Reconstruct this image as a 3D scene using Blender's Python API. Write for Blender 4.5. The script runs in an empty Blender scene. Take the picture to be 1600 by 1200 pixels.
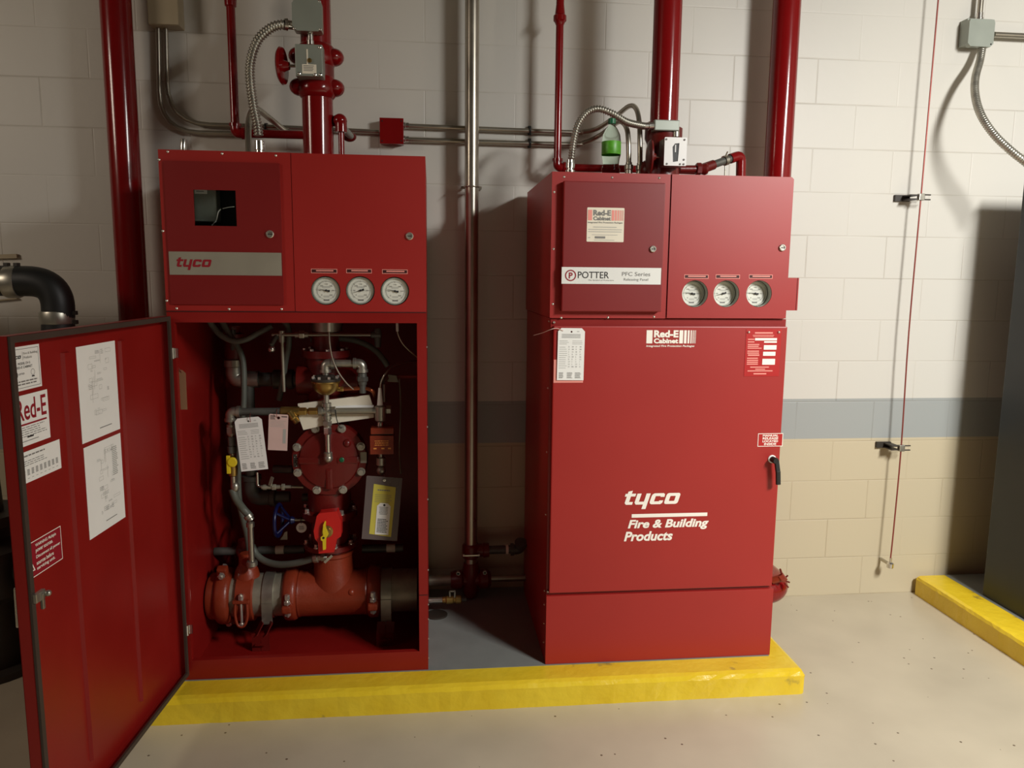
import bpy, bmesh, math, random
from mathutils import Vector, Matrix, geometry
random.seed(7)
sc = bpy.context.scene
C = sc.collection
V = Vector
PI = math.pi

# ------------------------------------------------------------------ camera
F_PX, PITCH, YAW, ROLL, CD, CH = 1200.0, .14083, .105406, .0099528, 3.59858, 1.625915
_cy, _sy, _cp, _sp = math.cos(YAW), math.sin(YAW), math.cos(PITCH), math.sin(PITCH)
CF = V((_sy*_cp, _cy*_cp, -_sp)); _R = V((_cy, -_sy, 0)); _U = _R.cross(CF)
CR = math.cos(ROLL)*_R + math.sin(ROLL)*_U
CU = -math.sin(ROLL)*_R + math.cos(ROLL)*_U
CP = V((0, -CD, CH))
cam = bpy.data.cameras.new('camera'); cam.sensor_width = 36; cam.lens = F_PX/1600*36
co = bpy.data.objects.new('camera', cam); C.objects.link(co)
co.matrix_world = Matrix(((CR.x, CU.x, -CF.x, CP.x), (CR.y, CU.y, -CF.y, CP.y), (CR.z, CU.z, -CF.z, CP.z), (0, 0, 0, 1)))
cam.clip_start = .05; cam.clip_end = 60
sc.camera = co

# ------------------------------------------------------------------ light
sc.view_settings.view_transform = 'Standard'; sc.view_settings.look = 'None'
sc.view_settings.gamma = 1; sc.view_settings.exposure = 0.0; sc.view_settings.use_curve_mapping = False
w = bpy.data.worlds.new('world'); sc.world = w; w.use_nodes = True
w.node_tree.nodes['Background'].inputs[0].default_value = (.9, .82, .7, 1)
w.node_tree.nodes['Background'].inputs[1].default_value = .0
def area(name, loc, aim, sx, sy, power, col):
    l = bpy.data.lights.new(name, 'AREA'); l.shape = 'RECTANGLE'; l.size = sx; l.size_y = sy
    l.energy = power; l.color = col
    o = bpy.data.objects.new(name, l); C.objects.link(o); o.location = loc
    o.rotation_euler = (V(aim)-V(loc)).to_track_quat('-Z', 'Y').to_euler(); return o
area('ceiling_lamp_right', (2.72, -3.5, 2.95), (4.0, -1.8, 0), .42, .90, 250, (1, .985, .945))
area('ceiling_lamp_left', (-3.9, -2.8, 3.0), (-.6, -.4, .7), .8, .8, 29, (1, .85, .70))

# ------------------------------------------------------------------ pixel -> point on a plane
def _ray(x, y): return CF + CR*((x-800)/F_PX) + CU*((600-y)/F_PX)
def P(x, y, Y=0.0):
    d = _ray(x, y); return CP + d*((Y-CP.y)/d.y)
def PZ(x, y, Z=0.0):
    d = _ray(x, y); return CP + d*((Z-CP.z)/d.z)
def PT(pts, Y=None):
    return [P(p[0], p[1], p[2] if len(p) > 2 else Y) for p in pts]
def rc(x0, y0, x1, y1, Y):
    a = P(x0, y0, Y); b = P(x1, y0, Y); c = P(x0, y1, Y); d = P(x1, y1, Y)
    return (a.x+c.x)/2, (b.x+d.x)/2, (c.z+d.z)/2, (a.z+b.z)/2      # X0, X1, Z0, Z1

# ------------------------------------------------------------------ materials
def lin(c):
    return tuple(((v/255)/12.92 if v/255 <= .04045 else ((v/255+.055)/1.055)**2.4) for v in c)
def mat(name, rgb, rough=.5, metal=0.0, var=.08, scale=9.0, bump=0.0, bscale=60, coat=0.0, spec=.5, trans=0.0, rvar=.08, alpha=1.0, ior=1.5):
    m = bpy.data.materials.new(name); m.use_nodes = True
    nt = m.node_tree; b = nt.nodes['Principled BSDF']; L = nt.links
    tc = nt.nodes.new('ShaderNodeTexCoord'); geo = nt.nodes.new('ShaderNodeNewGeometry')
    n = nt.nodes.new('ShaderNodeTexNoise'); n.inputs['Scale'].default_value = scale; n.inputs['Detail'].default_value = 4
    L.new(geo.outputs['Position'], n.inputs['Vector'])
    c = lin(rgb)
    r = nt.nodes.new('ShaderNodeValToRGB'); r.color_ramp.elements[0].position = .3; r.color_ramp.elements[1].position = .7
    r.color_ramp.elements[0].color = tuple(v*(1-var) for v in c)+(1,); r.color_ramp.elements[1].color = tuple(min(1, v*(1+var)) for v in c)+(1,)
    L.new(n.outputs['Fac'], r.inputs['Fac']); L.new(r.outputs['Color'], b.inputs['Base Color'])
    mr = nt.nodes.new('ShaderNodeMapRange'); mr.inputs[3].default_value = max(0, rough-rvar); mr.inputs[4].default_value = rough+rvar
    L.new(n.outputs['Fac'], mr.inputs[0]); L.new(mr.outputs[0], b.inputs['Roughness'])
    b.inputs['Metallic'].default_value = metal; b.inputs['Coat Weight'].default_value = coat; b.inputs['Coat Roughness'].default_value = .12
    b.inputs['Specular IOR Level'].default_value = spec; b.inputs['Transmission Weight'].default_value = trans; b.inputs['Alpha'].default_value = alpha
    b.inputs['IOR'].default_value = ior
    if bump:
        n2 = nt.nodes.new('ShaderNodeTexNoise'); n2.inputs['Scale'].default_value = bscale; n2.inputs['Detail'].default_value = 3
        L.new(geo.outputs['Position'], n2.inputs['Vector'])
        bp = nt.nodes.new('ShaderNodeBump'); bp.inputs['Strength'].default_value = bump; bp.inputs['Distance'].default_value = .002
        L.new(n2.outputs['Fac'], bp.inputs['Height']); L.new(bp.outputs['Normal'], b.inputs['Normal'])
    return m
M = {}
M['red'] = mat('cabinet_red', (160, 31, 26), .44, var=.03, scale=3, bump=.05, bscale=500, spec=.6, rvar=.03)
M['redp'] = mat('panel_maroon', (126, 22, 22), .42, var=.03, scale=3, bump=.05, bscale=500, spec=.55, rvar=.03)
M['platred'] = mat('data_plate_red', (178, 32, 32), .4, var=.03)
M['casing'] = mat('gauge_case_grey', (176, 178, 168), .4, metal=.2, var=.04)
M['redshade'] = mat('cabinet_red_shaded', (138, 22, 18), .4, var=.06, scale=5, spec=.45)  # cabinet red made darker, painting in the shade inside the open cabinet
M['piper'] = mat('pipe_red_gloss', (126, 12, 15), .16, var=.05, scale=6, bump=.06, bscale=25, spec=.5, rvar=.05)
M['castr'] = mat('cast_red', (138, 52, 29), .36, var=.10, scale=14, bump=.35, bscale=120)
M['castd'] = mat('valve_red', (104, 22, 18), .34, var=.10, scale=14, bump=.25, bscale=120)
M['brightr'] = mat('bright_red_plastic', (205, 34, 30), .35, var=.03)
M['seam'] = mat('dark_seam', (60, 8, 8), .6)
M['galv'] = mat('galvanised_steel', (175, 172, 160), .36, metal=.85, var=.14, scale=25, rvar=.1)
M['steel'] = mat('steel_pipe', (178, 172, 158), .3, metal=.9, var=.12, scale=8, rvar=.08)
M['zinc'] = mat('zinc_pipe', (165, 160, 142), .45, metal=.6, var=.18, scale=18)
M['chrome'] = mat('bright_fitting', (215, 212, 205), .2, metal=.95, var=.06)
M['bolt'] = mat('bolt_steel', (220, 216, 205), .28, metal=.8, var=.06)
M['dgrey'] = mat('dark_grey_pipe', (96, 96, 90), .42, metal=.35, var=.15, scale=14)
M['flex'] = mat('grey_flexible_conduit', (92, 95, 86), .5, var=.08)
M['boxg'] = mat('grey_box_paint', (150, 156, 146), .42, metal=.25, var=.05)
M['brass'] = mat('brass', (170, 140, 78), .3, metal=.85, var=.12, scale=20)
M['copper'] = mat('copper', (170, 92, 60), .3, metal=.85, var=.1)
M['white'] = mat('white_paper', (246, 246, 242), .6, var=.02)
M['whitep'] = mat('white_plate', (235, 235, 230), .35, var=.02)
M['cream'] = mat('cream_paper', (236, 228, 208), .6, var=.04)
M['pink'] = mat('pink_tag', (222, 190, 182), .6, var=.05)
M['yellowp'] = mat('yellow_paper', (214, 202, 84), .6, var=.06)
M['yellow'] = mat('yellow_handle', (232, 206, 40), .38, var=.05)
M['ink'] = mat('black_ink', (34, 32, 32), .5, var=0)
M['inkg'] = mat('grey_ink', (128, 126, 122), .6, var=0)
M['inkl'] = mat('pale_grey_ink', (176, 176, 170), .6, var=0)
M['inkr'] = mat('red_ink', (150, 22, 38), .5, var=0)
M['inko'] = mat('orange_ink', (232, 150, 70), .5, var=0)
M['logow'] = mat('logo_white', (250, 244, 232), .5, var=0)
M['logop'] = mat('logo_pink', (238, 150, 138), .5, var=0)
M['alu'] = mat('brushed_nameplate', (168, 162, 146), .4, metal=.3, var=.04)
M['black'] = mat('black_rubber', (22, 23, 22), .5, var=.1)
M['gasket'] = mat('gasket_dark', (62, 50, 42), .6, var=.1)
M['blue'] = mat('blue_enamel', (16, 22, 66), .3, var=.05)
M['dark'] = mat('dark_cabinet', (26, 29, 27), .42, var=.05)
M['darkm'] = mat('dark_machine', (52, 46, 40), .5, var=.2)
M['beige'] = mat('beige_box', (170, 156, 128), .45, var=.04)
M['plastic'] = mat('clear_pouch', (104, 92, 90), .3, var=.1)
M['tagb'] = mat('brown_tag', (150, 110, 80), .6, var=.08)
M['pads'] = mat('pad_grey_paint', (128, 132, 128), .4, var=.06, bump=.1, bscale=200)
M['cable'] = mat('capillary_line', (150, 74, 66), .35, metal=.4, var=.06)
M['bottleg'] = mat('green_bottle_plastic', (214, 234, 218), .06, var=.02, trans=1.0, spec=.5, ior=1.06)
M['capg'] = mat('green_cap', (16, 96, 60), .4, var=.05)
M['labelg'] = mat('green_label', (84, 160, 40), .4, var=.25, scale=60)
M['glass'] = mat('clear_glass', (250, 252, 250), .02, var=0, trans=1.0, rvar=.005, ior=1.08)
M['dial'] = mat('dial_white', (226, 226, 214), .45, var=.02)
M['bezel'] = mat('gauge_bezel', (165, 160, 148), .28, metal=.8)

def wall_mat():
    m = bpy.data.materials.new('painted_block_wall'); m.use_nodes = True; nt = m.node_tree; L = nt.links; b = nt.nodes['Principled BSDF']
    N = nt.nodes.new
    geo = N('ShaderNodeNewGeometry'); sp = N('ShaderNodeSeparateXYZ'); L.new(geo.outputs['Position'], sp.inputs[0])
    ax = N('ShaderNodeMath'); ax.operation = 'ADD'; L.new(sp.outputs['X'], ax.inputs[0]); ax.inputs[1].default_value = .2265+.2032+40*.4064
    az = N('ShaderNodeMath'); az.operation = 'ADD'; L.new(sp.outputs['Z'], az.inputs[0]); az.inputs[1].default_value = 0
    cb = N('ShaderNodeCombineXYZ'); L.new(ax.outputs[0], cb.inputs[0]); L.new(az.outputs[0], cb.inputs[1])
    br = N('ShaderNodeTexBrick'); br.offset = .5; br.offset_frequency = 2
    for k, v in (('Scale', 1), ('Mortar Size', .0042), ('Mortar Smooth', 1.0), ('Brick Width', .4064), ('Row Height', .2032), ('Bias', 0)): br.inputs[k].default_value = v
    br.inputs['Color1'].default_value = (1, 1, 1, 1); br.inputs['Color2'].default_value = (1, 1, 1, 1); br.inputs['Mortar'].default_value = (0, 0, 0, 1)
    L.new(cb.outputs[0], br.inputs['Vector'])
    n = N('ShaderNodeTexNoise'); n.inputs['Scale'].default_value = 1.6; n.inputs['Detail'].default_value = 2; L.new(geo.outputs['Position'], n.inputs['Vector'])
    mr = N('ShaderNodeMapRange'); mr.inputs[1].default_value = .4; mr.inputs[2].default_value = .62; mr.inputs[3].default_value = .15; mr.inputs[4].default_value = .8; L.new(n.outputs['Fac'], mr.inputs[0])
    mu = N('ShaderNodeMath'); mu.operation = 'MULTIPLY'; L.new(br.outputs['Fac'], mu.inputs[0]); L.new(mr.outputs[0], mu.inputs[1])
    inv = N('ShaderNodeMath'); inv.operation = 'SUBTRACT'; inv.inputs[0].default_value = 1; L.new(mu.outputs[0], inv.inputs[1])
    n2 = N('ShaderNodeTexNoise'); n2.inputs['Scale'].default_value = 26; n2.inputs['Detail'].default_value = 5; L.new(geo.outputs['Position'], n2.inputs['Vector'])
    ad = N('ShaderNodeMath'); ad.operation = 'MULTIPLY_ADD'; L.new(n2.outputs['Fac'], ad.inputs[0]); ad.inputs[1].default_value = .25; L.new(inv.outputs[0], ad.inputs[2])
    bp = N('ShaderNodeBump'); bp.inputs['Strength'].default_value = .55; bp.inputs['Distance'].default_value = .0035; L.new(ad.outputs[0], bp.inputs['Height']); L.new(bp.outputs['Normal'], b.inputs['Normal'])
    ramp = N('ShaderNodeValToRGB'); ramp.color_ramp.interpolation = 'CONSTANT'
    dv = N('ShaderNodeMath'); dv.operation = 'DIVIDE'; L.new(sp.outputs['Z'], dv.inputs[0]); dv.inputs[1].default_value = 4
    L.new(dv.outputs[0], ramp.inputs['Fac'])
    e = ramp.color_ramp.elements
    e[0].position = 0; e[0].color = lin((196, 184, 156))+(1,)
    e[1].position = .8128/4; e[1].color = lin((158, 162, 160))+(1,)
    k = e.new(1.016/4); k.color = lin((206, 203, 194))+(1,)
    mx = N('ShaderNodeMix'); mx.data_type = 'RGBA'; mx.blend_type = 'MULTIPLY'
    L.new(mu.outputs[0], mx.inputs['Factor']); L.new(ramp.outputs['Color'], mx.inputs['A']); mx.inputs['B'].default_value = (.82, .79, .75, 1)
    L.new(mx.outputs['Result'], b.inputs['Base Color']); b.inputs['Roughness'].default_value = .45
    return m
def floor_mat():
    m = bpy.data.materials.new('epoxy_floor'); m.use_nodes = True; nt = m.node_tree; L = nt.links; b = nt.nodes['Principled BSDF']; N = nt.nodes.new
    geo = N('ShaderNodeNewGeometry')
    n = N('ShaderNodeTexNoise'); n.inputs['Scale'].default_value = 3; n.inputs['Detail'].default_value = 4; L.new(geo.outputs['Position'], n.inputs['Vector'])
    r = N('ShaderNodeValToRGB'); r.color_ramp.elements[0].position = .3; r.color_ramp.elements[1].position = .7
    r.color_ramp.elements[0].color = lin((184, 174, 152))+(1,); r.color_ramp.elements[1].color = lin((196, 186, 163))+(1,); L.new(n.outputs['Fac'], r.inputs['Fac'])
    v = N('ShaderNodeTexVoronoi'); v.inputs['Scale'].default_value = 17; L.new(geo.outputs['Position'], v.inputs['Vector'])
    lt = N('ShaderNodeMath'); lt.operation = 'LESS_THAN'; lt.inputs[1].default_value = .075; L.new(v.outputs['Distance'], lt.inputs[0])
    sp = N('ShaderNodeSeparateColor'); L.new(v.outputs['Color'], sp.inputs[0])
    g = N('ShaderNodeMath'); g.operation = 'GREATER_THAN'; g.inputs[1].default_value = .30; L.new(sp.outputs[0], g.inputs[0])
    mu = N('ShaderNodeMath'); mu.operation = 'MULTIPLY'; L.new(lt.outputs[0], mu.inputs[0]); L.new(g.outputs[0], mu.inputs[1])
    mx = N('ShaderNodeMix'); mx.data_type = 'RGBA'; L.new(mu.outputs[0], mx.inputs['Factor']); L.new(r.outputs['Color'], mx.inputs['A']); mx.inputs['B'].default_value = lin((104, 88, 72))+(1,)
    L.new(mx.outputs['Result'], b.inputs['Base Color'])
    b.inputs['Roughness'].default_value = .34; b.inputs['Coat Weight'].default_value = .3; b.inputs['Coat Roughness'].default_value = .25
    n2 = N('ShaderNodeTexNoise'); n2.inputs['Scale'].default_value = 14; n2.inputs['Detail'].default_value = 3; L.new(geo.outputs['Position'], n2.inputs['Vector'])
    bp = N('ShaderNodeBump'); bp.inputs['Strength'].default_value = .15; bp.inputs['Distance'].default_value = .003; L.new(n2.outputs['Fac'], bp.inputs['Height']); L.new(bp.outputs['Normal'], b.inputs['Normal'])
    return m
def yellow_mat():
    m = bpy.data.materials.new('yellow_pad_paint'); m.use_nodes = True; nt = m.node_tree; L = nt.links; b = nt.nodes['Principled BSDF']; N = nt.nodes.new
    geo = N('ShaderNodeNewGeometry')
    n = N('ShaderNodeTexNoise'); n.inputs['Scale'].default_value = 7; n.inputs['Detail'].default_value = 5; L.new(geo.outputs['Position'], n.inputs['Vector'])
    r = N('ShaderNodeValToRGB'); e = r.color_ramp.elements; e[0].position = .27; e[0].color = lin((150, 128, 60))+(1,); e[1].position = .33; e[1].color = lin((226, 192, 38))+(1,)
    k = e.new(.7); k.color = lin((236, 206, 52))+(1,); L.new(n.outputs['Fac'], r.inputs['Fac']); L.new(r.outputs['Color'], b.inputs['Base Color'])
    b.inputs['Roughness'].default_value = .24
    n2 = N('ShaderNodeTexNoise'); n2.inputs['Scale'].default_value = 30; n2.inputs['Detail'].default_value = 4; L.new(geo.outputs['Position'], n2.inputs['Vector'])
    bp = N('ShaderNodeBump'); bp.inputs['Strength'].default_value = .4; bp.inputs['Distance'].default_value = .006; L.new(n2.outputs['Fac'], bp.inputs['Height']); L.new(bp.outputs['Normal'], b.inputs['Normal'])
    return m
M['wall'] = wall_mat(); M['floor'] = floor_mat(); M['ypad'] = yellow_mat()
M['ceil'] = mat('ceiling_paint', (96, 93, 88), .7)
M['side'] = mat('room_wall_paint', (128, 122, 112), .7)

# ------------------------------------------------------------------ mesh builder
class MB:
    def __init__(s): s.v = []; s.f = []; s.m = []; s.sm = []
    def add(s, vs, fs, mi=0, smooth=False):
        o = len(s.v); s.v += [V(p) for p in vs]
        for f in fs: s.f.append([i+o for i in f]); s.m.append(mi); s.sm.append(smooth)
        return s
    def box(s, x0, x1, y0, y1, z0, z1, mi=0, bev=0.0, seg=2):
        return s.obb(V(((x0+x1)/2, (y0+y1)/2, (z0+z1)/2)), V((1, 0, 0)), V((0, 1, 0)), V((0, 0, 1)), abs(x1-x0)/2, abs(y1-y0)/2, abs(z1-z0)/2, mi, bev, seg)
    def obb(s, c, a, b, n, ha, hb, hn, mi=0, bev=0.0, seg=2):
        bm = bmesh.new(); bmesh.ops.create_cube(bm, size=2)
        for v in bm.verts: v.co = V((v.co.x*ha, v.co.y*hb, v.co.z*hn))
        if bev: bmesh.ops.bevel(bm, geom=bm.edges[:], offset=min(bev, ha*.95, hb*.95, hn*.95), segments=seg, affect='EDGES', profile=.6)
        bm.verts.index_update()
        vs = [c+a*v.co.x+b*v.co.y+n*v.co.z for v in bm.verts]; fs = [[v.index for v in f.verts] for f in bm.faces]
        bm.free(); return s.add(vs, fs, mi, False)
    def beam(s, p, q, w, h, mi=0, up=V((0, 0, 1)), bev=0):
        p, q = V(p), V(q); d = (q-p); L = d.length; d.normalize()
        if abs(d.dot(up)) > .95: up = V((0, 1, 0))
        b = up.cross(d).normalized(); n = d.cross(b)
        return s.obb((p+q)/2, d, b, n, L/2, w/2, h/2, mi, bev)
    def lathe(s, o, d, prof, seg=28, mi=0, cap=True):
        o = V(o); d = V(d).normalized(); a = d.orthogonal().normalized(); b = d.cross(a)
        def ring(t, r): return [o+d*t+(a*math.cos(2*PI*k/seg)+b*math.sin(2*PI*k/seg))*r for k in range(seg)]
        prev = None; pd = None
        for i in range(len(prof)-1):
            (t0, r0), (t1, r1) = prof[i], prof[i+1]
            cd = V((t1-t0, r1-r0)); 
            if cd.length < 1e-7: continue
            cd.normalize()
            if prev is None or pd.dot(cd) < .8:
                base = len(s.v); s.v += ring(t0, max(r0, 1e-5))
            else: base = prev
            nb = len(s.v); s.v += ring(t1, max(r1, 1e-5))
            for k in range(seg):
                k2 = (k+1) % seg; s.f.append([base+k, base+k2, nb+k2, nb+k]); s.m.append(mi); s.sm.append(True)
            prev = nb; pd = cd
        if cap:
            for (t, r), fl in ((prof[0], True), (prof[-1], False)):
                if r > 1e-4:
                    base = len(s.v); s.v += ring(t, r); idx = [base+k for k in range(seg)]
                    s.f.append(idx[::-1] if fl else idx); s.m.append(mi); s.sm.append(False)
        return s
    def cyl(s, p, q, r, mi=0, seg=24, bev=0.0):
        p, q = V(p), V(q); L = (q-p).length
        if bev: return s.lathe(p, q-p, [(0, r-bev), (bev*.3, r-bev*.3), (bev, r), (L-bev, r), (L-bev*.3, r-bev*.3), (L, r-bev)], seg, mi)
        return s.lathe(p, q-p, [(0, r), (L, r)], seg, mi)
    def hexn(s, p, q, r, mi=0): 
        p, q = V(p), V(q); d = (q-p); L = d.length; n0 = len(s.f)
        s.lathe(p, d, [(0, r*.93), (L*.12, r), (L*.88, r), (L, r*.93)], 6, mi)
        for i in range(n0, len(s.f)): s.sm[i] = False
        return s
    def tube(s, pts, r, mi=0, seg=14, smooth=6, cap=True, closed=False, corr=0.0, pitch=.007):
        pts = [V(p) for p in pts]
        if smooth and len(pts) > 2: pts = spline(pts, smooth, closed)
        if corr: pts = resample(pts, pitch/4)
        n = len(pts); rings = []; up = None; 
        for i, p in enumerate(pts):
            if closed: t = pts[(i+1) % n]-pts[i-1]
            else: t = pts[min(i+1, n-1)]-pts[max(i-1, 0)]
            t.normalize()
            if up is None: up = t.orthogonal().normalized()
            else: up = (up-t*up.dot(t)); up.normalize()
            b = t.cross(up); rr = r(i/(n-1)) if callable(r) else r
            if corr: rr *= 1+corr*(0, 1, 0, -1)[i % 4]
            base = len(s.v); rings.append(base)
            s.v += [p+(up*math.cos(2*PI*k/seg)+b*math.sin(2*PI*k/seg))*rr for k in range(seg)]
        for i in range(n if closed else n-1):
            A, B = rings[i], rings[(i+1) % n]
            for k in range(seg):
                k2 = (k+1) % seg; s.f.append([A+k, A+k2, B+k2, B+k]); s.m.append(mi); s.sm.append(True)
        if cap and not closed:
            for A, fl in ((rings[0], True), (rings[-1], False)):
                base = len(s.v); s.v += [s.v[A+k].copy() for k in range(seg)]; idx = [base+k for k in range(seg)]
                s.f.append(idx[::-1] if fl else idx); s.m.append(mi); s.sm.append(False)
        return s
    def sphere(s, c, r, mi=0, seg=18, sc_=(1, 1, 1)):
        c = V(c); o0 = len(s.v)
        s.lathe((0, 0, 0), (0, 0, 1), [(-r*math.cos(PI*i/10), r*math.sin(PI*i/10)) for i in range(11)], seg, mi)
        for i in range(o0, len(s.v)): q = s.v[i]; s.v[i] = c+V((q.x*sc_[0], q.y*sc_[1], q.z*sc_[2]))
        return s
    def prism(s, fr, outline, holes, t, mi=0, mside=None):
        """outline in (u, v) of frame fr=(o,u,v,n); front face at n=0, back at -t"""
        o, u, v, n = fr; loops = [outline]+list(holes); flat = [p for l in loops for p in l]
        tri = geometry.tessellate_polygon([[V((p[0], p[1], 0)) for p in l] for l in loops])
        W = lambda p, h: o+u*p[0]+v*p[1]+n*h
        fv = [W(p, 0) for p in flat]; fs = []
        for a, b, c in tri:
            A, B, D = flat[a], flat[b], flat[c]
            cr = (B[0]-A[0])*(D[1]-A[1])-(B[1]-A[1])*(D[0]-A[0])
            fs.append([a, b, c] if cr > 0 else [a, c, b])
        s.add(fv, fs, mi)
        if t:
            s.add([W(p, -t) for p in flat], [f[::-1] for f in fs], mi)
            for l in loops:
                k = len(l); big = k > 12
                s.add([W(p, 0) for p in l]+[W(p, -t) for p in l], [[i, (i+1) % k, (i+1) % k+k, i+k] for i in range(k)], mside if mside is not None else mi, big)
        return s
    def quad(s, fr, u0, u1, v0, v1, h, mi=0):
        o, u, v, n = fr; return s.add([o+u*a+v*b+n*h for a, b in ((u0, v0), (u1, v0), (u1, v1), (u0, v1))], [[0, 1, 2, 3]], mi)
    def frame_rect(s, fr, u0, u1, v0, v1, w_, h, mi=0):
        s.quad(fr, u0, u1, v0, v0+w_, h, mi); s.quad(fr, u0, u1, v1-w_, v1, h, mi); s.quad(fr, u0, u0+w_, v0+w_, v1-w_, h, mi); s.quad(fr, u1-w_, u1, v0+w_, v1-w_, h, mi); return s
    def lines(s, fr, u0, u1, v0, v1, rows, h, mi=0, thick=.45, jag=.25, center=False, words=False):
        for i in range(rows):
            dv = (v1-v0)/rows; top = v1-i*dv; L = (u1-u0)*(1-random.random()*jag); off = (u1-u0-L)/2 if center else 0
            if words:
                x = u0+off
                while x < u0+off+L:
                    wd = (u1-u0)*random.uniform(.06, .16); s.quad(fr, x, min(x+wd, u0+off+L), top-dv*thick, top, h, mi); x += wd+(u1-u0)*.025
            else: s.quad(fr, u0+off, u0+off+L, top-dv*thick, top, h, mi)
        return s
    def text(s, st, fr, u0, u1, v0, v1, h, mi=0, bold=0.0, shear=0.0, align=None, spacing=1.0):
        cu = bpy.data.curves.new('t', 'FONT'); cu.body = st; cu.size = 1; cu.offset = bold; cu.shear = shear; cu.space_character = spacing; cu.resolution_u = 4
        if align: cu.align_x = align
        ob = bpy.data.objects.new('t', cu); C.objects.link(ob); dg = bpy.context.evaluated_depsgraph_get(); dg.update()
        me = bpy.data.meshes.new_from_object(ob.evaluated_get(dg))
        xs = [q.co.x for q in me.vertices]; ys = [q.co.y for q in me.vertices]
        a0, a1, b0, b1 = min(xs), max(xs), min(ys), max(ys); o, u, v, n = fr
        s.add([o+u*(u0+(q.co.x-a0)/(a1-a0)*(u1-u0))+v*(v0+(q.co.y-b0)/(b1-b0)*(v1-v0))+n*h for q in me.vertices], [list(p.vertices) for p in me.polygons], mi)
        bpy.data.objects.remove(ob); bpy.data.curves.remove(cu); bpy.data.meshes.remove(me); return s
    def build(s, name, mats, parent=None, bevel=0):
        if isinstance(mats, str): mats = [mats]
        me = bpy.data.meshes.new(name)
        if parent is not None: org = world_loc(parent)
        else:
            lo = V((min(p.x for p in s.v), min(p.y for p in s.v), min(p.z for p in s.v))); hi = V((max(p.x for p in s.v), max(p.y for p in s.v), 0))
            org = V(((lo.x+hi.x)/2, (lo.y+hi.y)/2, lo.z))
        me.from_pydata([p-org for p in s.v], [], s.f)
        for k in mats: me.materials.append(M[k])
        me.polygons.foreach_set('material_index', s.m); me.polygons.foreach_set('use_smooth', s.sm)
        me.validate(); me.update()
        o = bpy.data.objects.new(name, me); C.objects.link(o)
        if parent is not None: o.parent = parent
        else: o.location = org
        if bevel:
            bv = o.modifiers.new('bevel', 'BEVEL'); bv.width = bevel; bv.segments = 2; bv.limit_method = 'ANGLE'
        return o
def world_loc(o):
    l = V(o.location)
    while o.parent is not None: o = o.parent; l = l+V(o.location)
    return l
def spline(pts, k, closed=False):
    out = []; n = len(pts)
    for i in range(n if closed else n-1):
        if closed: p0, p1, p2, p3 = pts[i-1], pts[i], pts[(i+1) % n], pts[(i+2) % n]
        else: p0, p1, p2, p3 = pts[max(i-1, 0)], pts[i], pts[i+1], pts[min(i+2, n-1)]
        for j in range(k):
            t = j/k; out.append(.5*((2*p1)+(p2-p0)*t+(2*p0-5*p1+4*p2-p3)*t*t+(3*p1-p0-3*p2+p3)*t**3))
    if not closed: out.append(pts[-1])
    return out
def resample(pts, step):
    out = [pts[0].copy()]; acc = 0
    for a, b in zip(pts, pts[1:]):
        L = (b-a).length; t = step-acc
        while t <= L: out.append(a.lerp(b, t/L)); t += step
        acc = L-(t-step)
    return out
def bend(pts, r, k=6):
    """polyline with rounded corners of radius r"""
    pts = [V(p) for p in pts]; out = [pts[0]]
    for a, b, c in zip(pts, pts[1:], pts[2:]):
        d1 = (a-b).normalized(); d2 = (c-b).normalized(); ang = d1.angle(d2); t = min(r/math.tan(ang/2), (a-b).length*.49, (c-b).length*.49)
        p1, p2 = b+d1*t, b+d2*t
        for j in range(k+1):
            u = j/k; out.append(p1*(1-u)**2+b*2*u*(1-u)+p2*u*u)
    out.append(pts[-1]); return out
def thing(name, label, cat, loc=(0, 0, 0), group=None):
    o = bpy.data.objects.new(name, None); C.objects.link(o); o.location = loc; o.empty_display_size = .1
    return tag(o, label, cat, group)
def tag(o, label, cat, group=None, kind=None):
    o['label'] = label; o['category'] = cat
    if group: o['group'] = group
    if kind: o['kind'] = kind
    return o
def struct(name, mb, m): o = mb.build(name, m); o['kind'] = 'structure'; return o
X_, Y_, Z_ = V((1, 0, 0)), V((0, 1, 0)), V((0, 0, 1))
def FR(Y): return (V((0, Y, 0)), X_, Z_, -Y_)          # a plane facing the camera, u = X, v = Z
def circ(cx, cz, r, n=40, rot=0): return [(cx+r*math.cos(2*PI*i/n+rot), cz+r*math.sin(2*PI*i/n+rot)) for i in range(n)]
def rrect(x0, x1, z0, z1, r, k=4):
    out = []
    for cx, cz, a in ((x1-r, z0+r, -PI/2), (x1-r, z1-r, 0), (x0+r, z1-r, PI/2), (x0+r, z0+r, PI)):
        for i in range(k+1): t = a+PI/2*i/k; out.append((cx+r*math.cos(t), cz+r*math.sin(t)))
    return out
def rect(x0, x1, z0, z1): return [(x0, z0), (x1, z0), (x1, z1), (x0, z1)]

# ================================================================== THE SETTING
ROOM = (-4.2, 4.6, -6.6, 0.0, 3.6)
struct('wall_back', MB().box(ROOM[0], ROOM[1], 0, .2, -.1, ROOM[4]), 'wall')
struct('floor', MB().box(ROOM[0]-.2, ROOM[1]+.2, ROOM[2]-.2, .2, -.1, 0), 'floor')
struct('ceiling', MB().box(ROOM[0]-.2, ROOM[1]+.2, ROOM[2]-.2, .2, ROOM[4], ROOM[4]+.1), 'ceil')
struct('wall_left', MB().box(ROOM[0]-.2, ROOM[0], ROOM[2]-.2, 0, 0, ROOM[4]), 'side')
struct('wall_right', MB().box(ROOM[1], ROOM[1]+.2, ROOM[2]-.2, 0, 0, ROOM[4]), 'side')
struct('wall_front', MB().box(ROOM[0]-.2, ROOM[1]+.2, ROOM[2]-.2, ROOM[2], 0, ROOM[4]), 'side')

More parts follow.
